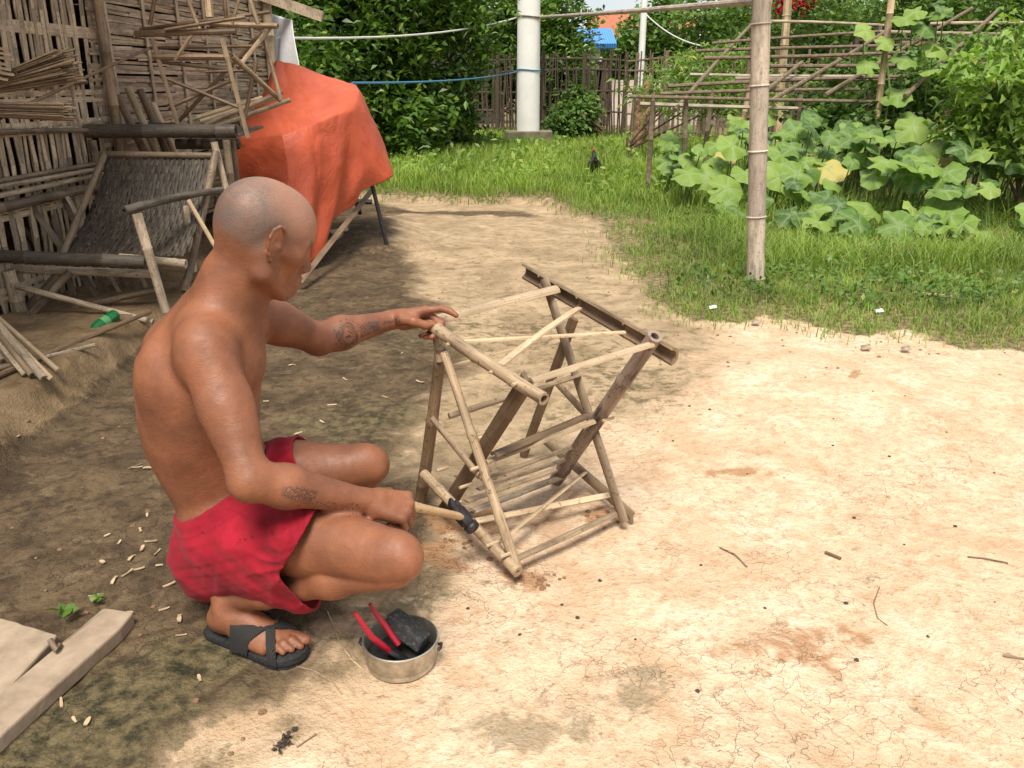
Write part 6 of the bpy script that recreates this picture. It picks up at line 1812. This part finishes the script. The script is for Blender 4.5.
# --- chilli bush right edge
tree('chilli_bush', (4.35, 7.2, 0), [lobe(995, 80, 7.3, .36, .4, .30), lobe(1020, 110, 7.2, .38, .4, .34), lobe(975, 125, 7.4, .25, .3, .26), lobe(1015, 145, 7.3, .38, .4, .22), lobe(1040, 70, 7.4, .4, .4, .5)],
     'leaf_light', 3000, .105, .05, 'yellow green leafy chilli bush at the right edge above the squash', 'bush', .35, .03, seed=71, clumps=60, cr=.2, droop=.55)
tree('leafy_shrub', (3.9, 9.5, 0), [lobe(860, 128, 9.2, .5, .4, .3), lobe(905, 100, 9.6, .5, .4, .35), lobe(945, 92, 9.6, .45, .4, .45), lobe(820, 110, 9.8, .4, .4, .2)], 'leaf_mid', 5200, .09, .05, 'dull green shrub tangled under the trellis', 'bush', .3, .03, seed=72, clumps=50, cr=.2)
tree('leafy_shrub', (1.7, 12.4, 0), [lobe(690, 90, 12.2, .8, .5, .35), lobe(720, 70, 12.6, .7, .5, .35), lobe(745, 98, 12, .6, .4, .25)], 'leaf_light', 4200, .12, .03, 'feathery pale shrub behind the left half of the trellis', 'bush', .4, .03, seed=73, clumps=50, cr=.2)
tree('leafy_shrub', (-1.35, 13.9, .05), [lobe(420, 140, 13.8, .8, .5, .22), lobe(470, 146, 14.4, .6, .4, .14)], 'leaf_mid', 4200, .10, .05, 'low dark weeds clump at the foot of the citrus tree', 'bush', .1, .02, seed=74, clumps=50, cr=.2)
tree('leafy_shrub', (1.75, 16.6, .05), [lobe(566, 125, 16.6, .4, .4, .3), lobe(580, 110, 17.0, .35, .4, .4)], 'leaf_mid', 4200, .11, .06, 'green shrub climbing the fence right of the concrete pole', 'bush', .3, .03, seed=75, clumps=50, cr=.2)
tree('leafy_shrub', (4.7, 10.6, 0), [lobe(985, 62, 10.4, .8, .5, .3), lobe(930, 75, 10.4, .6, .4, .3), lobe(860, 78, 10.5, .5, .4, .2)], 'leaf_mid', 4600, .11, .05, 'green climber matted on the right half of the trellis', 'climber', .3, .03, seed=76, clumps=60, cr=.2)
# far hedge that closes the view
hedge = tree('hedge', (0, 48, 0), [((x_, 48 + (i % 3), .9 + .4 * (i % 2)), (3.6, 1.5, 1.3)) for i, x_ in enumerate(range(-36, 40, 5))], 'leaf_light', 30000, .35, .22, 'long pale hedge of far trees closing the view', 'hedge', 1, .1, seed=80, clumps=60, cr=.18, limbs=16)

# --- black hen
hb_ = gp(594, 178, .03)
hs = SDF((hb_.x - .25, hb_.y - .25, 0), (hb_.x + .25, hb_.y + .3, .42), .006)
H_ = lambda x_, y_, z_: np.array([hb_.x + x_, hb_.y + y_, .02 + z_])
hs.ell(H_(0, 0, .17), (.065, .105, .07), k=.02); hs.cone(H_(0, .07, .19), H_(.0, .13, .27), .045, .022, .03); hs.cone(H_(0, .13, .27), H_(0, .145, .31), .022, .022, .02)
hs.cone(H_(0, .155, .31), H_(0, .19, .305), .010, .003, .004)
hs.cone(H_(0, -.08, .19), H_(0, -.15, .27), .04, .018, .03); hs.cone(H_(0, -.08, .2), H_(0, -.16, .23), .035, .012, .03)
for sg in (-1, 1): hs.ell(H_(sg * .055, -.01, .175), (.022, .08, .045), k=.02); hs.cone(H_(sg * .03, .01, .12), H_(sg * .03, .015, .05), .022, .008, .015); hs.cone(H_(sg * .03, .015, .05), H_(sg * .03, .01, .0), .007, .006, .004); hs.cone(H_(sg * .03, .01, .004), H_(sg * .03, .05, .004), .006, .004, .004)
v_, f_q = hs.mesh(); hen = empty('hen', (hb_.x, hb_.y, .02), 'small black hen walking away in the grass', 'hen'); bpy.context.view_layer.update()
np_mesh('body', v_, f_q, plain('black_feathers', (.02, .016, .015), .6, .4, .5, 60, 0, .4), hen)
x = MB(); x.tube([H_(0, .12, .335), H_(0, .14, .35), H_(0, .165, .335)], [.006, .016, .006], n=8); x.build('comb', plain('red_comb', (.45, .05, .02), .6), hen)

# ================================================================== LITTER ON THE GROUND
rng = np.random.default_rng(303)
def chips(spots, mat, L, W, T, label, cat, group, name):
    protos = []
    for i, (px_, py_) in enumerate(spots):
        c = gp(px_, py_); z = zg(c.x, c.y)
        if i < 5:
            x = MB(); l = L * random.uniform(.6, 1.3); w = W * random.uniform(.6, 1.3)
            x.strip((-l / 2, 0, 0), (l / 2, 0, 0), w, T, (0, 0, 1), seg=3, jag=.35, bend=random.uniform(-.1, .1) * l)
            o = x.build(name, M[mat], None); protos.append(o)
        else:
            o = protos[i % 5].copy(); scene.collection.objects.link(o)
        o.location = (c.x, c.y, z + T * .6 + .001)
        o.rotation_euler = (random.uniform(-.15, .15), random.uniform(-.2, .2), random.uniform(0, PI * 2))
        s_ = random.uniform(.7, 1.3); o.scale = (s_, s_, s_)
        tag(o, label, cat, group)
sp1 = [(141, 534), (152, 545), (143, 552), (160, 570), (140, 572), (115, 585), (128, 578), (148, 520), (103, 565), (165, 612), (132, 560), (158, 556), (120, 546), (108, 540), (170, 590), (125, 620), (182, 640), (200, 682), (22, 452), (78, 640), (150, 470), (137, 470), (75, 722), (88, 724), (62, 706), (180, 622), (95, 600)]
chips(sp1, 'bamboo_pale', .030, .006, .003, 'short pale bamboo chip on the damp soil left of the squatting man', 'chip', 'bamboo chips on the damp soil', 'bamboo_chip')
sp2 = [(320, 345), (332, 402), (266, 400), (292, 365), (345, 378), (360, 330), (322, 420), (402, 352), (300, 310), (420, 380), (385, 395), (298, 430), (455, 240), (478, 262), (505, 246), (418, 300), (412, 226), (530, 250), (440, 285)]
chips(sp2, 'bamboo_pale', .035, .007, .003, 'pale bamboo splinter on the brown soil between the man and the hut', 'splinter', 'bamboo splinters behind the man', 'bamboo_splinter')
sp3 = [(660, 432), (676, 437), (785, 442), (837, 445), (785, 480), (603, 583), (715, 413), (886, 460), (905, 547), (836, 420), (850, 605), (748, 470), (640, 640), (705, 560), (960, 520), (990, 600), (860, 520), (930, 640), (760, 610), (558, 600), (855, 660), (700, 690), (580, 620), (520, 640), (470, 610), (690, 410), (910, 400), (950, 430), (1000, 470), (872, 395)]
def crumbs(spots, mat, r_, label, group):
    pr = []
    for i, (px_, py_) in enumerate(spots):
        px_ += random.uniform(-6, 6); py_ += random.uniform(-6, 6)
        c = gp(px_, py_)
        if i < 4:
            bm = bmesh.new(); bmesh.ops.create_icosphere(bm, subdivisions=2, radius=r_)
            for v in bm.verts: v.co *= random.uniform(.75, 1.25); v.co.z *= .6
            me = bpy.data.meshes.new('pebble'); bm.to_mesh(me); bm.free(); me.materials.append(M[mat]); o = bpy.data.objects.new('pebble', me); link(o); pr.append(o)
        else: o = pr[i % 4].copy(); scene.collection.objects.link(o)
        o.location = (c.x, c.y, zg(c.x, c.y) + r_ * .25); o.rotation_euler = (0, 0, random.uniform(0, 6)); s_ = random.uniform(.5, 1.4); o.scale = (s_, s_, s_)
        tag(o, label, 'pebble', group)
M['crumb'] = plain('dark_crumb', (.06, .045, .035), .9, .2, .3, 80)
M['clod'] = plain('earth_clod', (.22, .13, .075), .95, .1, .3, 60)
crumbs(sp3, 'crumb', .0040, 'tiny dark crumb on the pale bare ground of the yard', 'dark crumbs on the pale ground')
sp4 = [(540 + random.gauss(0, 10), 582 + random.gauss(0, 4)) for _ in range(16)] + [(455 + random.gauss(0, 14), 535 + random.gauss(0, 14)) for _ in range(26)] + [(610 + random.gauss(0, 12), 512 + random.gauss(0, 5)) for _ in range(12)] + [(485 + random.gauss(0, 12), 470 + random.gauss(0, 8)) for _ in range(10)]
crumbs(sp4, 'clod', .0060, 'brown clod of loosened earth by the feet of the bamboo frame', 'earth clods round the frame')
sp5 = [(random.uniform(0, 300), random.uniform(380, 760)) for _ in range(40)] + [(random.uniform(330, 620), random.uniform(215, 300)) for _ in range(40)] + [(random.uniform(610, 1020), random.uniform(330, 380)) for _ in range(30)]
crumbs(sp5, 'clod', .0060, 'small brown clod on the trodden soil', 'scattered brown clods')
def twig(pts, r_, mat, label, cat='twig', name='twig'):
    q = []
    for (px_, py_) in pts: c = gp(px_, py_); q.append(Vector((c.x, c.y, zg(c.x, c.y) + r_ * .8)))
    x = MB(); x.tube(q, r_, n=6); return tag(x.build(name, M[mat], None), label, cat)
twig([(720, 545), (735, 553), (747, 565)], .0025, 'bamboo_dark', 'thin dark twig on the pale ground right of the bamboo frame')
twig([(826, 549), (841, 556)], .0050, 'bamboo_brown', 'short thick brown stub of twig on the pale ground', 'twig')
twig([(880, 585), (874, 600), (878, 615), (888, 622)], .0014, 'bamboo_brown', 'curved thin root thread on the right of the yard', 'root thread')
twig([(968, 556), (985, 558), (1008, 562)], .0028, 'bamboo_dark', 'dark twig near the right edge halfway down', 'twig')
twig([(1003, 657), (1030, 662)], .0030, 'bamboo_dark', 'dark twig at the right edge low down', 'twig')
twig([(297, 748), (307, 741), (317, 735)], .0016, 'bamboo_brown', 'thin straw beside the crumpled dark leaf near the bottom', 'straw', 'straw')
twig([(328, 615), (340, 645), (352, 662), (364, 672)], .0016, 'bamboo_pale', 'long pale straw between the sandal and the pot', 'straw', 'straw')
twig([(293, 668), (315, 673), (333, 684), (342, 696)], .0014, 'bamboo', 'bent thin straw in front of the sandal', 'straw', 'straw')
twig([(478, 439), (488, 436)], .006, 'bamboo_pale', 'cigarette sized yellowish stub behind the leg of the bamboo frame', 'stub', 'stub')
twig([(142, 466), (128, 472)], .004, 'bamboo_dark', 'dark stick stub on the damp soil behind the man', 'twig')
# crumpled dark leaf near the bottom
rg = np.random.default_rng(5); c = gp(285, 745); V, F = leaves_np(np.array([[c.x, c.y, zg(c.x, c.y) + .006]]) + rg.normal(0, 1, (26, 3)) * np.array([.008, .010, .003]), .016, .010, rg)
tag(np_mesh('dry_leaf', V, F, M['crumb'], None, smooth=False), 'crumpled blackened leaf scrap near the bottom edge', 'leaf')
for i, (px_, py_, lab) in enumerate(((755, 324, 'grey dry leaf lying on the edge of the grass, left one'), (878, 316, 'small white paper scrap in the short grass'), (712, 311, 'white paper scrap by the foot of the bamboo post'), (865, 350, 'flat pale pebble below the grass edge on the right'), (905, 352, 'pale chip of litter left of the right end of the grass edge'))):
    c = gp(px_, py_); x = MB(); r_ = .02
    x.add([(c.x - r_, c.y - r_ * .6, zg(c.x, c.y) + .012), (c.x + r_, c.y - r_ * .8, zg(c.x, c.y) + .02), (c.x + r_ * 1.2, c.y + r_ * .9, zg(c.x, c.y) + .028), (c.x - r_ * .7, c.y + r_, zg(c.x, c.y) + .02)], [(0, 1, 2, 3)])
    o = x.build(['dry_leaf', 'paper_scrap', 'paper_scrap', 'pale_pebble', 'paper_scrap'][i], M['white_cloth'] if i in (1, 2) else M['bamboo_grey'], None); so = o.modifiers.new('s', 'SOLIDIFY'); so.thickness = .002 if i != 3 else .008
    tag(o, lab, ['leaf', 'paper', 'paper', 'pebble', 'paper'][i])
x = MB(); x.bamboo(gp(915, 293, .03), gp(952, 297, .05), .010, n=8); tag(x.build('bamboo_stick', M['bamboo_pale'], None), 'short pale stick lying in the grass right of the bamboo post', 'stick')
# little green sprouts by the plank
for i, (px_, py_, s_) in enumerate(((66, 622, 1.0), (98, 606, .6))):
    c = gp(px_, py_); e = empty('seedling', (c.x, c.y, zg(c.x, c.y)), ('green seedling with four leaves behind the narrow board', 'smaller green seedling at the end of the narrow board')[i], 'seedling'); bpy.context.view_layer.update()
    rg = np.random.default_rng(7 + i); x = MB(); top = Vector((c.x, c.y, zg(c.x, c.y) + .03 * s_)); x.tube([(c.x, c.y, zg(c.x, c.y) - .002), top], .0015, n=5); x.build('stem', M['stem'], e)
    n_ = 6; an = np.arange(n_) * 2.4; dirs = np.stack([np.cos(an), np.sin(an), .25 + 0 * an], 1); dirs /= np.linalg.norm(dirs, axis=1, keepdims=True)
    V, F = leaves_np(np.repeat([list(top)], n_, 0), .038 * s_, .026 * s_, rg, dirs=dirs, droop=.1); np_mesh('leaves', V, F, M['leaf_mid'], e, smooth=False)
